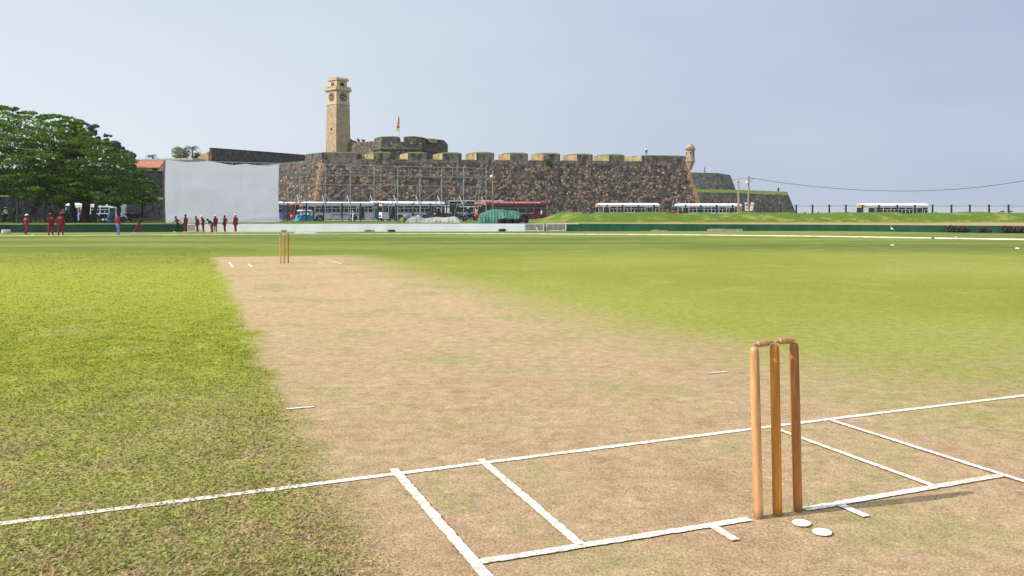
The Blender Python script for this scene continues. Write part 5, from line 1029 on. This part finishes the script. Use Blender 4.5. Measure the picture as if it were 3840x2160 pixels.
# ---------------------------------------------------------------- trees
def leaf_mat(name,c,var=.5,trans=.45,spec=.4):
    t=NT(name); a=t.n('ShaderNodeAttribute'); a.attribute_name='Col'; col=t.mix(1.0,c,a.outputs['Color'],'MULTIPLY'); t.base(col,.5,spec); tr=t.n('ShaderNodeBsdfTranslucent'); t.l(t.mix(.5,col,(c[0]*1.6,c[1]*1.5,c[2]*.6)),tr.inputs[0]); mx=t.n('ShaderNodeMixShader'); mx.inputs[0].default_value=trans
    t.l(t.b.outputs[0],mx.inputs[1]); t.l(tr.outputs[0],mx.inputs[2]); t.l(mx.outputs[0],t.out.inputs[0]); return t.m
def leaves(name,clumps,n_per,size,mat,parent,seed,flat=.75,asp=.55,zbias=0.0):
    """clumps: (x,y,z,rx,ry,rz,brightness)"""
    g=np.random.default_rng(seed); V=[];Cc=[]
    for (x,y,z,rx,ry,rz,br) in clumps:
        n=int(n_per*g.uniform(.6,1.3)); u=g.normal(size=(n,3)); u/=np.linalg.norm(u,axis=1)[:,None]; rad=g.random(n)**.45; p=np.array([x,y,z])+u*rad[:,None]*np.array([rx,ry,rz])
        nm=g.normal(size=(n,3))*(1-flat)+np.array([0,0,flat]); nm+=u*.25; nm/=np.linalg.norm(nm,axis=1)[:,None]
        a=g.normal(size=(n,3)); a-=nm*(a*nm).sum(1)[:,None]; a/=np.linalg.norm(a,axis=1)[:,None]; b=np.cross(nm,a); s=(size*g.uniform(.6,1.35,n))[:,None]
        q=np.stack([p-a*s,p+b*s*asp,p+a*s,p-b*s*asp],1); V.append(q.reshape(-1,3)); c=np.clip(br*g.normal(1,.22,n),.3,2.4)[:,None]*np.stack([g.normal(1,.14,n),np.ones(n),g.normal(1,.12,n)],1); Cc.append(np.repeat(c,4,0))
    V=np.concatenate(V);Cc=np.concatenate(Cc); l=np.array(LOC[parent.name][0]) if parent else 0
    return npmesh(name,V-l,np.arange(len(V)).reshape(-1,4),mat,parent,col=np.clip(Cc,.1,3))
def inside(x,y,poly):
    c=False;n=len(poly)
    for i in range(n):
        (x1,y1),(x2,y2)=poly[i],poly[i-1]
        if (y1>y)!=(y2>y) and x<(x2-x1)*(y-y1)/(y2-y1)+x1: c=not c
    return c
M_bark=pm('dark_bark',(.07,.055,.04),(.035,.028,.022),5,.95,.8,.1,sc3=(1,1,.3))
def big_tree():
    Dt=91; b=outpt(318,Dt); r=thing('almond_tree','huge spreading broadleaf tree with layered branches at the left','tree',b)
    poly=[(-330,560),(-250,470),(-120,430),(5,404),(30,408),(80,420),(120,428),(140,436),(180,436),(225,438),(252,446),(262,462),(292,464),(290,478),(272,492),(325,496),(338,520),(345,535),(385,540),(425,540),(428,560),(415,568),(440,580),(470,592),(496,600),(496,620),(502,640),(538,655),(536,675),(560,690),(582,702),(582,740),(560,745),(536,756),(500,762),(465,758),(430,772),(395,762),(350,760),(300,758),(262,755),(220,764),(190,760),(135,772),(150,742),(60,736),(0,728),(-150,740),(-300,700)]
    # shallow troughs make the layered look
    g=random.Random(11); cl=[]; y=414
    while y<765:
        x=-330+g.uniform(0,14)
        while x<585:
            px=x+g.uniform(-10,10);py=y+g.uniform(-11,11)+ .018*(abs(px-200))*(.6)
            if inside(px,py,poly):
                wd=260*math.sqrt(max(.05,1-((px-130)/480)**2)) if True else 0
                k=g.uniform(-1,1); hgt=(770-py)/350.; dmax=8.5*math.sqrt(max(.08,1-((px-120)/470)**2))*(1 if py>500 else .6+.4*(py-400)/100)
                D=Dt+k*dmax; edge=not(inside(px+38,py,poly) and inside(px-38,py,poly) and inside(px,py-22,poly) and inside(px,py+16,poly))
                rx=g.uniform(.75,1.35)*(.72 if edge else 1); 
                if not(py<470 and g.random()<.25) : p=W(px,py,D); cl.append((p.x,p.y,p.z,rx,rx*1.1,rx*g.uniform(.16,.28),g.uniform(.6,1.45)))
            x+=19
        y+=20
    k=0
    while k<165:      # inner mass that closes the crown
        px=g.uniform(-330,575);py=g.uniform(455,760)
        if inside(px,py-26,poly) and inside(px,py+14,poly) and inside(px-40,py,poly) and inside(px+40,py,poly):
            p=W(px,py,Dt+g.uniform(-5,5)); q=g.uniform(.9,1.7); cl.append((p.x,p.y,p.z,q,q,q*g.uniform(.28,.45),g.uniform(.55,1.3))); k+=1
    # sprays on the rim
    for i in range(len(poly)):
        (x1,y1),(x2,y2)=poly[i],poly[(i+1)%len(poly)]; n=max(1,int(math.hypot(x2-x1,y2-y1)/11))
        for k in range(n):
            t=(k+g.random())/n; px=x1+(x2-x1)*t+g.uniform(-9,9);py=y1+(y2-y1)*t+g.uniform(-9,5); p=W(px,py,Dt+g.uniform(-4,4)); q=g.uniform(.3,.55); cl.append((p.x,p.y,p.z,q*1.2,q,q*.4,g.uniform(1.0,1.5)))
    leaves('leaf_crown',cl,64,.155,leaf_mat('almond_leaves',(.085,.165,.016),trans=.42,spec=.12),r,5,flat=.62)
    L=Vector(LOC[r.name][0]); big=[c for c in cl if c[3]>.8]
    tr=MB(); tr.tube([(0,0,-.4),(-.05,0,.6),(.1,.1,1.6),(-.1,.2,2.8),(-.5,.3,4.6),(-1.2,.4,7.0),(-2.2,.3,9.5)],[.62,.46,.40,.34,.26,.17,.08],12); build('trunk',tr,M_bark,r,smooth=True)
    for ox,lx,hh in ((-1.15,-.5,3.2),(-1.75,-2.2,3.6),(.45,1.7,3.0)):
        t=MB(); t.tube([(ox,.3,-.3),(ox+lx*.2,.3,1.0),(ox+lx*.6,.3,2.2),(ox+lx,.2,hh),(ox+lx*2.2,.1,hh+2.2)],[.28,.22,.19,.15,.07],9); build('side_stem',t,M_bark,r,smooth=True)
    for i in range(46):
        c=big[(i*37)%len(big)]; e=Vector(c[:3])-L; s0=Vector((-.1-.4*(i%3)*.3,.2,2.6+(i%7)*.9)); s0.x-=.12*(s0.z-2.6); m1=s0.lerp(e,.5)+Vector((g.uniform(-.4,.4),g.uniform(-.4,.4),.5)); t=MB().tube([s0,s0.lerp(m1,.5)+Vector((0,0,.25)),m1,m1.lerp(e,.6),e],[.15,.12,.085,.055,.025],6); build('branch',t,M_bark,r,smooth=True)
big_tree()
def blob_tree(name,label,px,pyb,pyt,D,wd,col,seed,n=26,leafs=160,size=.14,flat=.2,group=None,trunk=True,shape=1.0,cat='tree'):
    b=W(px,pyb,D); r=thing(name,label,cat,b,0,group); t=W(px,pyt,D); H_=t.z-b.z; g=random.Random(seed); cl=[]; w_=wd/F*D
    for i in range(n):
        h=g.uniform(.28,.97); rad=w_*math.sqrt(max(.04,1-((h-.55)/.5)**2))*g.uniform(.15,.85); a=g.uniform(0,6.28); q=g.uniform(.16,.30)*w_*shape; cl.append((b.x+math.cos(a)*rad,b.y+math.sin(a)*rad,b.z+h*H_,q,q,q*g.uniform(.6,.9),g.uniform(.7,1.3)))
    leaves('crown',cl,leafs,size,col,r,seed,flat=flat)
    if trunk:
        build('trunk',MB().tube([(0,0,-.3),(.1,0,H_*.3),(-.05,0,H_*.6),(0,0,H_*.85)],[w_*.06+.06,w_*.05+.04,w_*.035,.02],8),M_bark,r,smooth=True)
        for i in range(6): c=cl[i*3%n]; build('limb',MB().tube([(0,0,H_*(.25+.06*i)),Vector((c[0]-b.x,c[1]-b.y,c[2]-b.z))*.6+Vector((0,0,H_*.1)),(c[0]-b.x,c[1]-b.y,c[2]-b.z)],[w_*.03+.03,w_*.02+.02,.015],5),M_bark,r,smooth=True)
    return r
M_cas=leaf_mat('dark_feathery_foliage',(.085,.115,.10),trans=.3); M_sh=leaf_mat('shrub_foliage',(.06,.09,.035)); M_pal=leaf_mat('palm_foliage',(.05,.09,.04),trans=.3)
GB='dark trees behind the big tree'
blob_tree('casuarina_tree','tall dark feathery tree rising just right of the big tree top',296,640,446,172,44,M_cas,1,60,190,.15,group=GB); blob_tree('casuarina_tree','dark feathery tree right of the tallest one behind the big tree',345,640,462,168,38,M_cas,2,54,190,.15,group=GB); blob_tree('casuarina_tree','small dark tree standing apart behind the big tree, right of the two tall ones',400,640,490,170,22,M_cas,3,30,160,.14,group=GB)
blob_tree('casuarina_tree','low dark green tree sloping down to the house roof, left half',425,650,532,160,46,M_cas,4,34,170,.17,group=GB); blob_tree('casuarina_tree','low dark green tree beside the house roof, right half',474,650,566,158,40,M_cas,5,30,150,.17,group=GB); blob_tree('casuarina_tree','dark tree hidden far left behind the big tree',230,640,468,175,46,M_cas,6,34,170,.17,group=GB)
blob_tree('shrub_tree','grey green round tree above the sight screen, left of the palm',676,612,555,215,44,leaf_mat('grey_green_foliage',(.17,.20,.12),trans=.3),7,44,110,.13); blob_tree('shrub_tree','small tree tucked behind the palm above the sight screen',742,612,575,222,24,M_sh,9,22,110,.13)
for px,py,ph_,lb in ((1316,530,524,'left'),(1343,532,519,'middle'),(1362,532,526,'right')): blob_tree('distant_tree',f'tiny distant tree top behind the inner bastion, {lb} one',px,py+10,ph_-3,260,9,M_cas,px,12,60,.15,group='tiny tree tops behind the inner bastion')
def palm(px,pyb,pyt,D,label,seed,fr=2.6):
    b=W(px,pyb,D); r=thing('palm_tree',label,'palm',b,0,'coconut palms above the ramparts'); t=W(px,pyt,D)-b; build('trunk',MB().tube([(0,0,-.5),(.15,0,t.z*.5),(0,0,t.z)],[.2,.15,.11],8),M_bark,r,smooth=True); g=random.Random(seed)
    for i in range(15):
        a=i*2.4+g.uniform(-.3,.3); up=g.uniform(.1,1.1); L=fr*g.uniform(.8,1.1); V=[];Fc=[]; n=12
        cen=[Vector((math.cos(a)*L*s*math.cos(up*.8),math.sin(a)*L*s*math.cos(up*.8),t.z+L*(math.sin(up)*s-.75*s*s))) for s in [k/n for k in range(n+1)]]; sd=Vector((-math.sin(a),math.cos(a),0))
        for k in range(1,n):
            c=cen[k]; ll=.62*math.sin(math.pi*min(1,.15+k/n*.8))
            for s_ in(-1,1): e=c+sd*s_*ll+(cen[min(k+1,n)]-c)*1.1-Vector((0,0,.22)); q=len(V); V+=[tuple(c),tuple(c+(cen[k+1]-c)*.75),tuple(e)]; Fc.append((q,q+1,q+2))
        o=npmesh('frond',V,Fc,M_pal,r,col=np.full((len(V),3),g.uniform(.7,1.3)))
palm(720,608,556,218,'taller coconut palm above the left end of the sight screen',1,2.6); palm(569,600,586,225,'small distant palm crown above the orange house roof',2,2.0); palm(738,612,578,224,'short coconut palm leaning right of the taller one',5,1.9)
# bush at the far left and creeper on the fort wall
blob_tree('flowering_bush','green bush beside the man on the motorbike at the far left',43,832,802,86,17,leaf_mat('bush_foliage',(.09,.16,.05)),21,22,90,.06,flat=.3,trunk=False,cat='bush')
b=W(2063,622,163.5); r=thing('wall_creeper','green plant growing out of the fort wall under the merlons','plant',b); g=random.Random(3); leaves('foliage',[(b.x+g.uniform(-.7,.7),b.y-.2,b.z+g.uniform(-1.0,1.0),.4,.25,.45,g.uniform(.7,1.2)) for _ in range(12)],40,.12,leaf_mat('creeper_foliage',(.04,.10,.03)),r,4,flat=.2)
for i,(px,lb) in enumerate(((1066,'left'),(1378,'middle one'),(1393,'right'))):
    x,y=wxy(px); b=Vector((x,y-.12,fz(x,y))); r=thing('weed_tuft',f'small weed tuft at the foot of the white wall, {lb}','weed',b,0,'weed tufts along the white wall'); leaves('foliage',[(b.x+.1*k,b.y,b.z+.08,.12,.06,.1,1) for k in range(-2,3)],14,.05,leaf_mat('bush_foliage',(.09,.16,.05)),r,i,flat=.1)
# ---------------------------------------------------------------- people
M_skin=pm('dark_brown_skin',(.085,.045,.028),(.065,.034,.022),8,.6); M_mshirt=pm('maroon_shirt',(.22,.014,.032),(.15,.010,.022),5,.85); M_mtrou=pm('maroon_trousers',(.26,.014,.036),(.17,.010,.026),5,.85)
M_shoew=pm('white_shoes',(.75,.74,.72),(.6,.6,.58),8,.6); M_dark=pm('dark_clothes',(.02,.025,.028),(.012,.015,.018),5,.85); M_jeans=pm('blue_jeans',(.13,.22,.48),(.07,.13,.33),3,.85); M_wcl=pm('white_clothes',(.72,.72,.72),(.6,.6,.62),4,.85); M_hair=pm('black_hair',(.012,.011,.010),None,8,.8); M_redcap=pm('red_cap',(.50,.03,.05),(.4,.025,.04),6,.8); M_whcap=pm('white_sun_hat',(.80,.78,.72),(.7,.68,.62),6,.8); M_eye=pm('eye',(.01,.01,.01)); M_trim=pm('white_shirt_trim',(.75,.72,.72)); M_green=pm('dark_green_shirt',(.02,.04,.035),(.015,.03,.028),4,.85); M_redsh=pm('red_shorts',(.6,.03,.02),(.5,.03,.02),4,.8); M_tan=pm('tan_clothes',(.40,.32,.22),(.3,.24,.17),4,.85)
def capsule(mb,a,b,ra,rb,n=12):
    a=Vector(a);b=Vector(b); d=b-a; L=max(d.length,1e-4); q=Vector((0,0,1)).rotation_difference(d.normalized()).to_matrix().to_4x4() if d.length>1e-4 else Matrix.Identity(4)
    pr=[(ra*math.cos(t),-ra*math.sin(t)) for t in (1.45,1.1,.7,.3,0)]+[(rb*math.cos(t),L+rb*math.sin(t)) for t in (0,.3,.7,1.1,1.45)]
    mb.lathe(pr,a,n,0,q)
def person(label,px,py,Hh,yaw=0,pose=None,shirt=None,trou=None,shoes=None,hat=None,hatm=None,sleeve=.5,group=None,D=None,loc=None,seated=False,extra=None,skinlegs=False):
    """yaw: direction faced; 0 = away from the camera, 180 = towards it, +90 = photo left. All joints in units of body height."""
    if loc is None:
        loc=fieldpt(px,py) if D is None else (outpt(px,D))
    P_=dict(pel=(0,0,.52),che=(0,.0,.735),nek=(0,.0,.83),hed=(0,.015,.925),shl=(-.108,0,.80),shr=(.108,0,.80),ell=(-.135,-.02,.63),elr=(.135,-.02,.63),wrl=(-.135,.035,.485),wrr=(.135,.035,.485),
            hil=(-.052,0,.50),hir=(.052,0,.50),knl=(-.058,.012,.28),knr=(.058,.012,.28),anl=(-.06,-.01,.045),anr=(.06,-.01,.045),tol=None,tor=None)
    P_.update(pose or {}); J={k:(Vector(v)*Hh if v else None) for k,v in P_.items()}; h=Hh
    r=thing('person',label,'person',loc,R(yaw),group); segs=[]
    mb=MB()
    def seg(a,b,ra,rb,mi): segs.append((Vector(a),Vector(b),ra*h,rb*h,mi)); capsule(mb,a,b,ra*h,rb*h)
    pel,che,nek,hed=J['pel'],J['che'],J['nek'],J['hed']; sx=(J['shr']-J['shl']).normalized(); hx=(J['hir']-J['hil']).normalized()
    SH,TR,SK,SO=0,1,2,3
    seg(pel-hx*.035*h,pel+hx*.035*h,.062,.062,TR); seg(pel.lerp(che,.15)-hx*.028*h,pel.lerp(che,.5)-sx*.03*h,.060,.062,SH); seg(pel.lerp(che,.15)+hx*.028*h,pel.lerp(che,.5)+sx*.03*h,.060,.062,SH)
    seg(pel.lerp(che,.5)-sx*.035*h,che-sx*.05*h,.062,.066,SH); seg(pel.lerp(che,.5)+sx*.035*h,che+sx*.05*h,.062,.066,SH); seg(che-sx*.05*h,J['shl']+sx*.02*h,.062,.040,SH); seg(che+sx*.05*h,J['shr']-sx*.02*h,.062,.040,SH); seg(che,nek,.07,.036,SH)
    seg(nek,nek.lerp(hed,.5),.032,.030,SK); seg(hed-(hed-nek)*.18,hed+(hed-nek).normalized()*.018*h,.043,.053,SK)
    fwd=sx.cross(Vector((0,0,1))); fwd=Vector((-sx.y,sx.x,0)).normalized() if abs(sx.z)<.9 else Vector((0,1,0))
    seg(hed+fwd*.03*h-Vector((0,0,.045*h)),hed+fwd*.035*h-Vector((0,0,.01*h)),.026,.03,SK); seg(hed+fwd*.055*h-Vector((0,0,.012*h)),hed+fwd*.064*h-Vector((0,0,.018*h)),.010,.009,SK)
    for s_ in(-1,1): seg(hed+sx*s_*.052*h-Vector((0,0,.01*h)),hed+sx*s_*.056*h+Vector((0,0,.006*h)),.010,.011,SK)
    for s_ in 'lr':
        sh,el,wr=J['sh'+s_],J['el'+s_],J['wr'+s_]; m_=sh.lerp(el,.85) if sleeve<.6 else el.lerp(wr,.8)
        seg(sh,el,.034,.027,SH if sleeve>=.5 else SK); seg(el,wr,.026,.019,SH if sleeve>.6 else SK); d=(wr-el).normalized(); seg(wr,wr+d*.04*h,.018,.021,SK)
        hi,kn,an=J['hi'+s_],J['kn'+s_],J['an'+s_]; lm=SK if skinlegs else TR
        seg(hi,hi.lerp(kn,.6),.058,.047,TR); seg(hi.lerp(kn,.6),kn,.047,.040,lm if skinlegs else TR); seg(kn,kn.lerp(an,.45),.038,.036,lm); seg(kn.lerp(an,.45),an,.036,.026 if skinlegs else .031,lm)
        to=J['to'+s_]; to=to if to is not None else an+Vector((0,.085*h,-.02*h)); seg(an+Vector((0,-.02*h,-.018*h)) if J['to'+s_] is None else an,to,.026,.022,SO)
    base=MB(); base.v=mb.v; base.f=mb.f; base.m=[0]*len(mb.f)
    o=build('body',base,[shirt or M_mshirt,trou or M_mtrou,M_skin,shoes or M_shoew,M_eye],r)
    md=o.modifiers.new('rm','REMESH'); md.mode='VOXEL'; md.voxel_size=.0135*h; md.use_smooth_shade=True
    dg=bpy.context.evaluated_depsgraph_get(); ev=o.evaluated_get(dg); me=bpy.data.meshes.new_from_object(ev); o.modifiers.clear(); old=o.data; mats_=list(old.materials)
    co=np.empty(len(me.vertices)*3,np.float32); me.vertices.foreach_get('co',co); co=co.reshape(-1,3)
    # material by nearest limb
    best=np.full(len(me.polygons),1e9); mi=np.zeros(len(me.polygons),np.int32); ce=np.empty(len(me.polygons)*3,np.float32); me.polygons.foreach_get('center',ce); ce=ce.reshape(-1,3)
    for a,b,ra,rb,m_ in segs:
        a=np.array(a);b=np.array(b); d=b-a; t=np.clip(((ce-a)@d)/max(d@d,1e-9),0,1); dist=np.linalg.norm(ce-(a+t[:,None]*d),axis=1)-(ra+(rb-ra)*t); k=dist<best; best[k]=dist[k]; mi[k]=m_
    vs=[tuple(p) for p in co]; fs=[tuple(p.vertices) for p in me.polygons]; fm=MB(); fm.v=vs; fm.f=fs; fm.m=list(map(int,mi))
    # fingers and thumbs grow from the palms, eyes set in the face
    for s_,sg in (('l',-1),('r',1)):
        el,wr=J['el'+s_],J['wr'+s_]; d=(wr-el).normalized(); side=d.cross(sx).normalized() if abs(d.dot(sx))<.95 else Vector((0,1,0)); pc=wr+d*.045*h; up=side
        for k,(o_,ln) in enumerate(((-.015,.036),(-.005,.042),(.005,.040),(.015,.032))):
            a=pc+up*o_*h; b=a+d*ln*.55*h; c=b+(d*.8+sx*(-sg)*.5)*ln*.5*h; fm.tube([a,b,c],[.0062*h,.0055*h,.004*h],5,2)
        a=wr+d*.02*h+up*.014*h; fm.tube([a,a+(up*.8+d*.5)*.022*h,a+(up*.8+d*1.1)*.034*h],[.0075*h,.006*h,.0045*h],5,2)
    for s_ in(-1,1): fm.lump(hed+fwd*.052*h+sx*s_*.019*h+Vector((0,0,.008*h)),(.006*h,.004*h,.004*h),1,4,6,4,amp=0)
    nm=bpy.data.meshes.new('body'); nm.from_pydata(fm.v,[],fm.f); [nm.materials.append(m_) for m_ in mats_]; nm.polygons.foreach_set('material_index',fm.m); nm.polygons.foreach_set('use_smooth',[True]*len(fm.f)); nm.update(); o.data=nm; bpy.data.meshes.remove(me)
    hr=MB().lump(hed+Vector((0,-.008*h,.016*h)),(.056*h,.060*h,.056*h),3,7,10,amp=.03); 
    upv=(hed-nek).normalized()
    if hat!='cap' or True: build('hair',hr,M_hair,r,smooth=True)
    if hat=='cap':
        c=MB().lump(hed+Vector((0,-.004*h,.030*h)),(.062*h,.066*h,.050*h),2,7,12,amp=.01); c.lump(hed+fwd*.085*h+Vector((0,0,.028*h)),(.045*h,.045*h,.007*h),2,5,10,amp=.01); build('cap',c,hatm,r,smooth=True)
    if hat=='sun':
        c=MB().lathe([(.115*h,-.004*h),(.112*h,.003*h),(.064*h,.012*h),(.060*h,.045*h),(.045*h,.062*h),(.01*h,.067*h)],hed+Vector((0,0,.024*h)),18); build('sun_hat',c,hatm,r,smooth=True)
    if extra: extra(r,J,h,sx,fwd)
    return r
def stripe(r,J,h,sx,fwd):
    m=MB(); c=J['che']+Vector((0,0,.035*h)); m.box(c-fwd*.078*h,(.10*h,.012*h,.018*h)); build('shirt_lettering',m,M_trim,r)
GR='cricket players in maroon kit'
walk=dict(knl=(-.055,.07,.29),anl=(-.06,.03,.05),knr=(.055,.02,.27),anr=(.06,-.15,.10),tor=(.06,-.10,.03),ell=(-.14,-.06,.64),wrl=(-.13,-.04,.49),elr=(.14,.03,.64),wrr=(.13,.09,.50))
stand=dict(knl=(-.075,.01,.28),anl=(-.095,-.01,.045),knr=(.07,.01,.28),anr=(.085,-.01,.045))
hips=dict(elr=(.20,-.04,.66),wrr=(.10,.02,.55))
person('player in maroon kit and wide white sun hat walking away at the far left',99,880.5,1.62,-20,walk,hat='sun',hatm=M_whcap,group=GR,extra=stripe,shoes=M_tan)
person('maroon player in red cap, left one of the pair on the left boundary rope',190,886,1.66,60,dict(stand,wrl=(-.04,.10,.55),ell=(-.13,.02,.64)),hat='cap',hatm=M_redcap,group=GR,extra=stripe,sleeve=.9)
person('broad maroon player in red cap, right one of the pair on the boundary rope',228,886,1.70,10,stand,hat='cap',hatm=M_redcap,group=GR,extra=stripe,sleeve=.9)
person('bare headed player in maroon jacket and blue jeans on the left boundary',441,884,1.68,-25,dict(stand,knl=(-.06,.05,.28),anl=(-.06,.08,.045),wrl=(-.16,.04,.49),wrr=(.17,.0,.49)),trou=M_jeans,shoes=M_dark,sleeve=.9,group=GR)
stride=dict(pel=(0,0,.50),che=(0,.05,.71),nek=(0,.07,.80),hed=(0,.10,.89),shl=(-.10,.06,.77),shr=(.10,.06,.77),knl=(-.05,.14,.29),anl=(-.06,.20,.05),knr=(.05,-.10,.30),anr=(.05,-.30,.07),tor=(.05,-.25,.02),elr=(.13,.02,.62),wrr=(.12,.10,.52),ell=(-.13,-.02,.60),wrl=(-.12,.04,.48))
person('player in maroon kit striding to the right along the left green wall',520,873.5,1.42,-90,stride,group=GR,shoes=M_shoew)
run=dict(pel=(0,0,.52),che=(0,.07,.72),nek=(0,.10,.81),hed=(0,.13,.90),shl=(-.10,.09,.78),shr=(.10,.09,.78),knl=(-.05,.12,.30),anl=(-.05,.16,.06),knr=(.05,-.06,.27),anr=(.05,-.34,.25),tor=(.05,-.42,.22),elr=(.12,-.10,.66),wrr=(.12,-.12,.60),ell=(-.12,.14,.62),wrl=(-.10,.24,.62))
person('runner in maroon top and black trousers dashing left past the sight screen',667,871.5,1.50,90,run,trou=M_dark,hat='cap',hatm=M_hair,group=GR)
person('tall player in bright maroon kit and dark cap beside the runner',696,871.5,1.62,70,dict(stand,anl=(-.05,0,.045),anr=(.06,-.03,.045)),hat='cap',hatm=M_dark,group=GR,sleeve=.9)
leanp=dict(che=(0,.03,.735),nek=(0,.06,.82),hed=(0,.10,.90),shl=(-.10,.04,.79),shr=(.10,.04,.79),elr=(.12,-.03,.62),wrr=(.13,-.04,.48),anl=(-.06,-.05,.045),knl=(-.055,.0,.28))
person('player in maroon kit and red cap looking down beside the white gate',740,871,1.52,75,leanp,hat='cap',hatm=M_redcap,group=GR,sleeve=.9)
person('player in maroon kit and white cap looking down, fourth from the right of the line',762,871,1.54,80,dict(leanp,wrr=(.05,.08,.52)),hat='cap',hatm=M_whcap,group=GR)
bend=dict(pel=(0,-.03,.50),che=(0,.15,.62),nek=(0,.22,.68),hed=(0,.29,.72),shl=(-.10,.18,.66),shr=(.10,.18,.66),ell=(-.12,.12,.50),elr=(.12,.12,.50),wrl=(-.08,.06,.36),wrr=(.08,.06,.36),hil=(-.052,-.03,.48),hir=(.052,-.03,.48),knl=(-.06,.03,.28),knr=(.06,.03,.28),anl=(-.07,-.03,.045),anr=(.07,-.03,.045))
person('person in a dark green top bending forward with hands on knees',795,871,1.58,80,bend,shirt=M_green,group=GR,shoes=M_dark)
person('player in maroon kit and white cap right behind the bending person',808,871.5,1.58,60,dict(stand,anl=(-.04,0,.045),anr=(.04,-.04,.045)),hat='cap',hatm=M_whcap,group=GR)
person('bare headed maroon player with hand on hip near the right end of the line',843,871,1.56,70,dict(hips,anl=(-.03,0,.045),anr=(.03,-.02,.045),knl=(-.035,.01,.28),knr=(.035,.01,.28)),group=GR)
person('rightmost player of the line in maroon kit and white cap',883,871.5,1.64,60,dict(wrr=(.14,-.02,.48),elr=(.14,-.04,.63),anl=(-.03,0,.045),anr=(.03,-.02,.045),knl=(-.035,.01,.28),knr=(.035,.01,.28)),hat='cap',hatm=M_whcap,group=GR,sleeve=.9)
# bystanders
b=outpt(22,88.0); sit=dict(pel=(0,0,.46),che=(0,.06,.66),nek=(0,.08,.75),hed=(0,.10,.84),shl=(-.11,.07,.72),shr=(.11,.07,.72),hil=(-.06,0,.46),hir=(.06,0,.46),knl=(-.10,.22,.42),knr=(.10,.22,.42),anl=(-.12,.18,.16),anr=(.12,.18,.16),ell=(-.16,.10,.60),elr=(.16,.10,.60),wrl=(-.12,.26,.62),wrr=(.12,.26,.62))
person('man in a white shirt and pale cap sitting on the motorbike at the far left',22,0,1.68,85,sit,loc=b+Vector((.12,0,.06)),shirt=M_wcl,trou=M_dark,shoes=M_dark,hat='cap',hatm=M_whcap)
b=outpt(1636,98); person('rider in a white helmet on the motorbike behind the grey heap',0,0,1.66,85,sit,loc=b+Vector((.35,0,.06)),shirt=M_dark,trou=M_dark,shoes=M_dark,hat='cap',hatm=M_wcl)
b=outpt(1750,100); person('rider in a white helmet near the right end of the scaffold',0,0,1.66,85,sit,loc=b+Vector((.35,0,.06)),shirt=M_dark,trou=M_jeans,shoes=M_dark,hat='cap',hatm=M_wcl)
person('man in white clothes walking in front of the left silver bus',1324,0,1.62,100,dict(walk,anr=(.06,-.12,.06),tor=(.06,-.06,.03)),D=126,shirt=M_wcl,trou=M_wcl,hat='cap',hatm=M_wcl)
person('bare chested person in red shorts by the front of the red bus',1787,0,1.6,160,stand,D=96,shirt=M_tan,trou=M_redsh,skinlegs=True,sleeve=.2)
person('man in a white shirt standing at the right end of the red bus',2031,0,1.62,90,None,D=109,shirt=M_wcl,trou=M_dark,shoes=M_dark)
person('person in a pale shirt standing on top of the fort wall',2424,0,1.72,175,None,loc=Vector((XZ(2424,177),177,ZY(581,177)+.0)),shirt=M_wcl,trou=M_dark,shoes=M_dark)
person('small dark figure walking on the upper rear bastion',2643,0,1.7,60,walk,loc=Vector((XZ(2643,262),262,ZY(648,262))),shirt=M_dark,trou=M_dark,shoes=M_dark)
person('small dark figure on the grassy low rear bastion near its right end',2919,0,1.7,0,None,loc=Vector((XZ(2919,231),231,ZY(725.5,231))),shirt=M_green,trou=M_dark,shoes=M_dark)
person('person standing in the tree shade behind the left boundary wall',238,0,1.68,170,None,D=88,shirt=M_tan,trou=M_dark,shoes=M_dark)

# ---------------------------------------------------------------- humid sea air
hz=bpy.data.materials.new('humid_air'); hz.use_nodes=True; ht=hz.node_tree; ht.nodes.remove(ht.nodes['Principled BSDF']); pv=ht.nodes.new('ShaderNodeVolumePrincipled'); pv.inputs['Color'].default_value=(.90,.94,1,1); pv.inputs['Density'].default_value=.00015; pv.inputs['Anisotropy'].default_value=.2
ht.links.new(pv.outputs[0],ht.nodes['Material Output'].inputs['Volume'])
mb=MB().box((5000,6000,15.5),(52000,54000,39)); tag(build('haze',mb,hz),'thin pale humid haze over the ground and the sea','haze',kind='stuff')
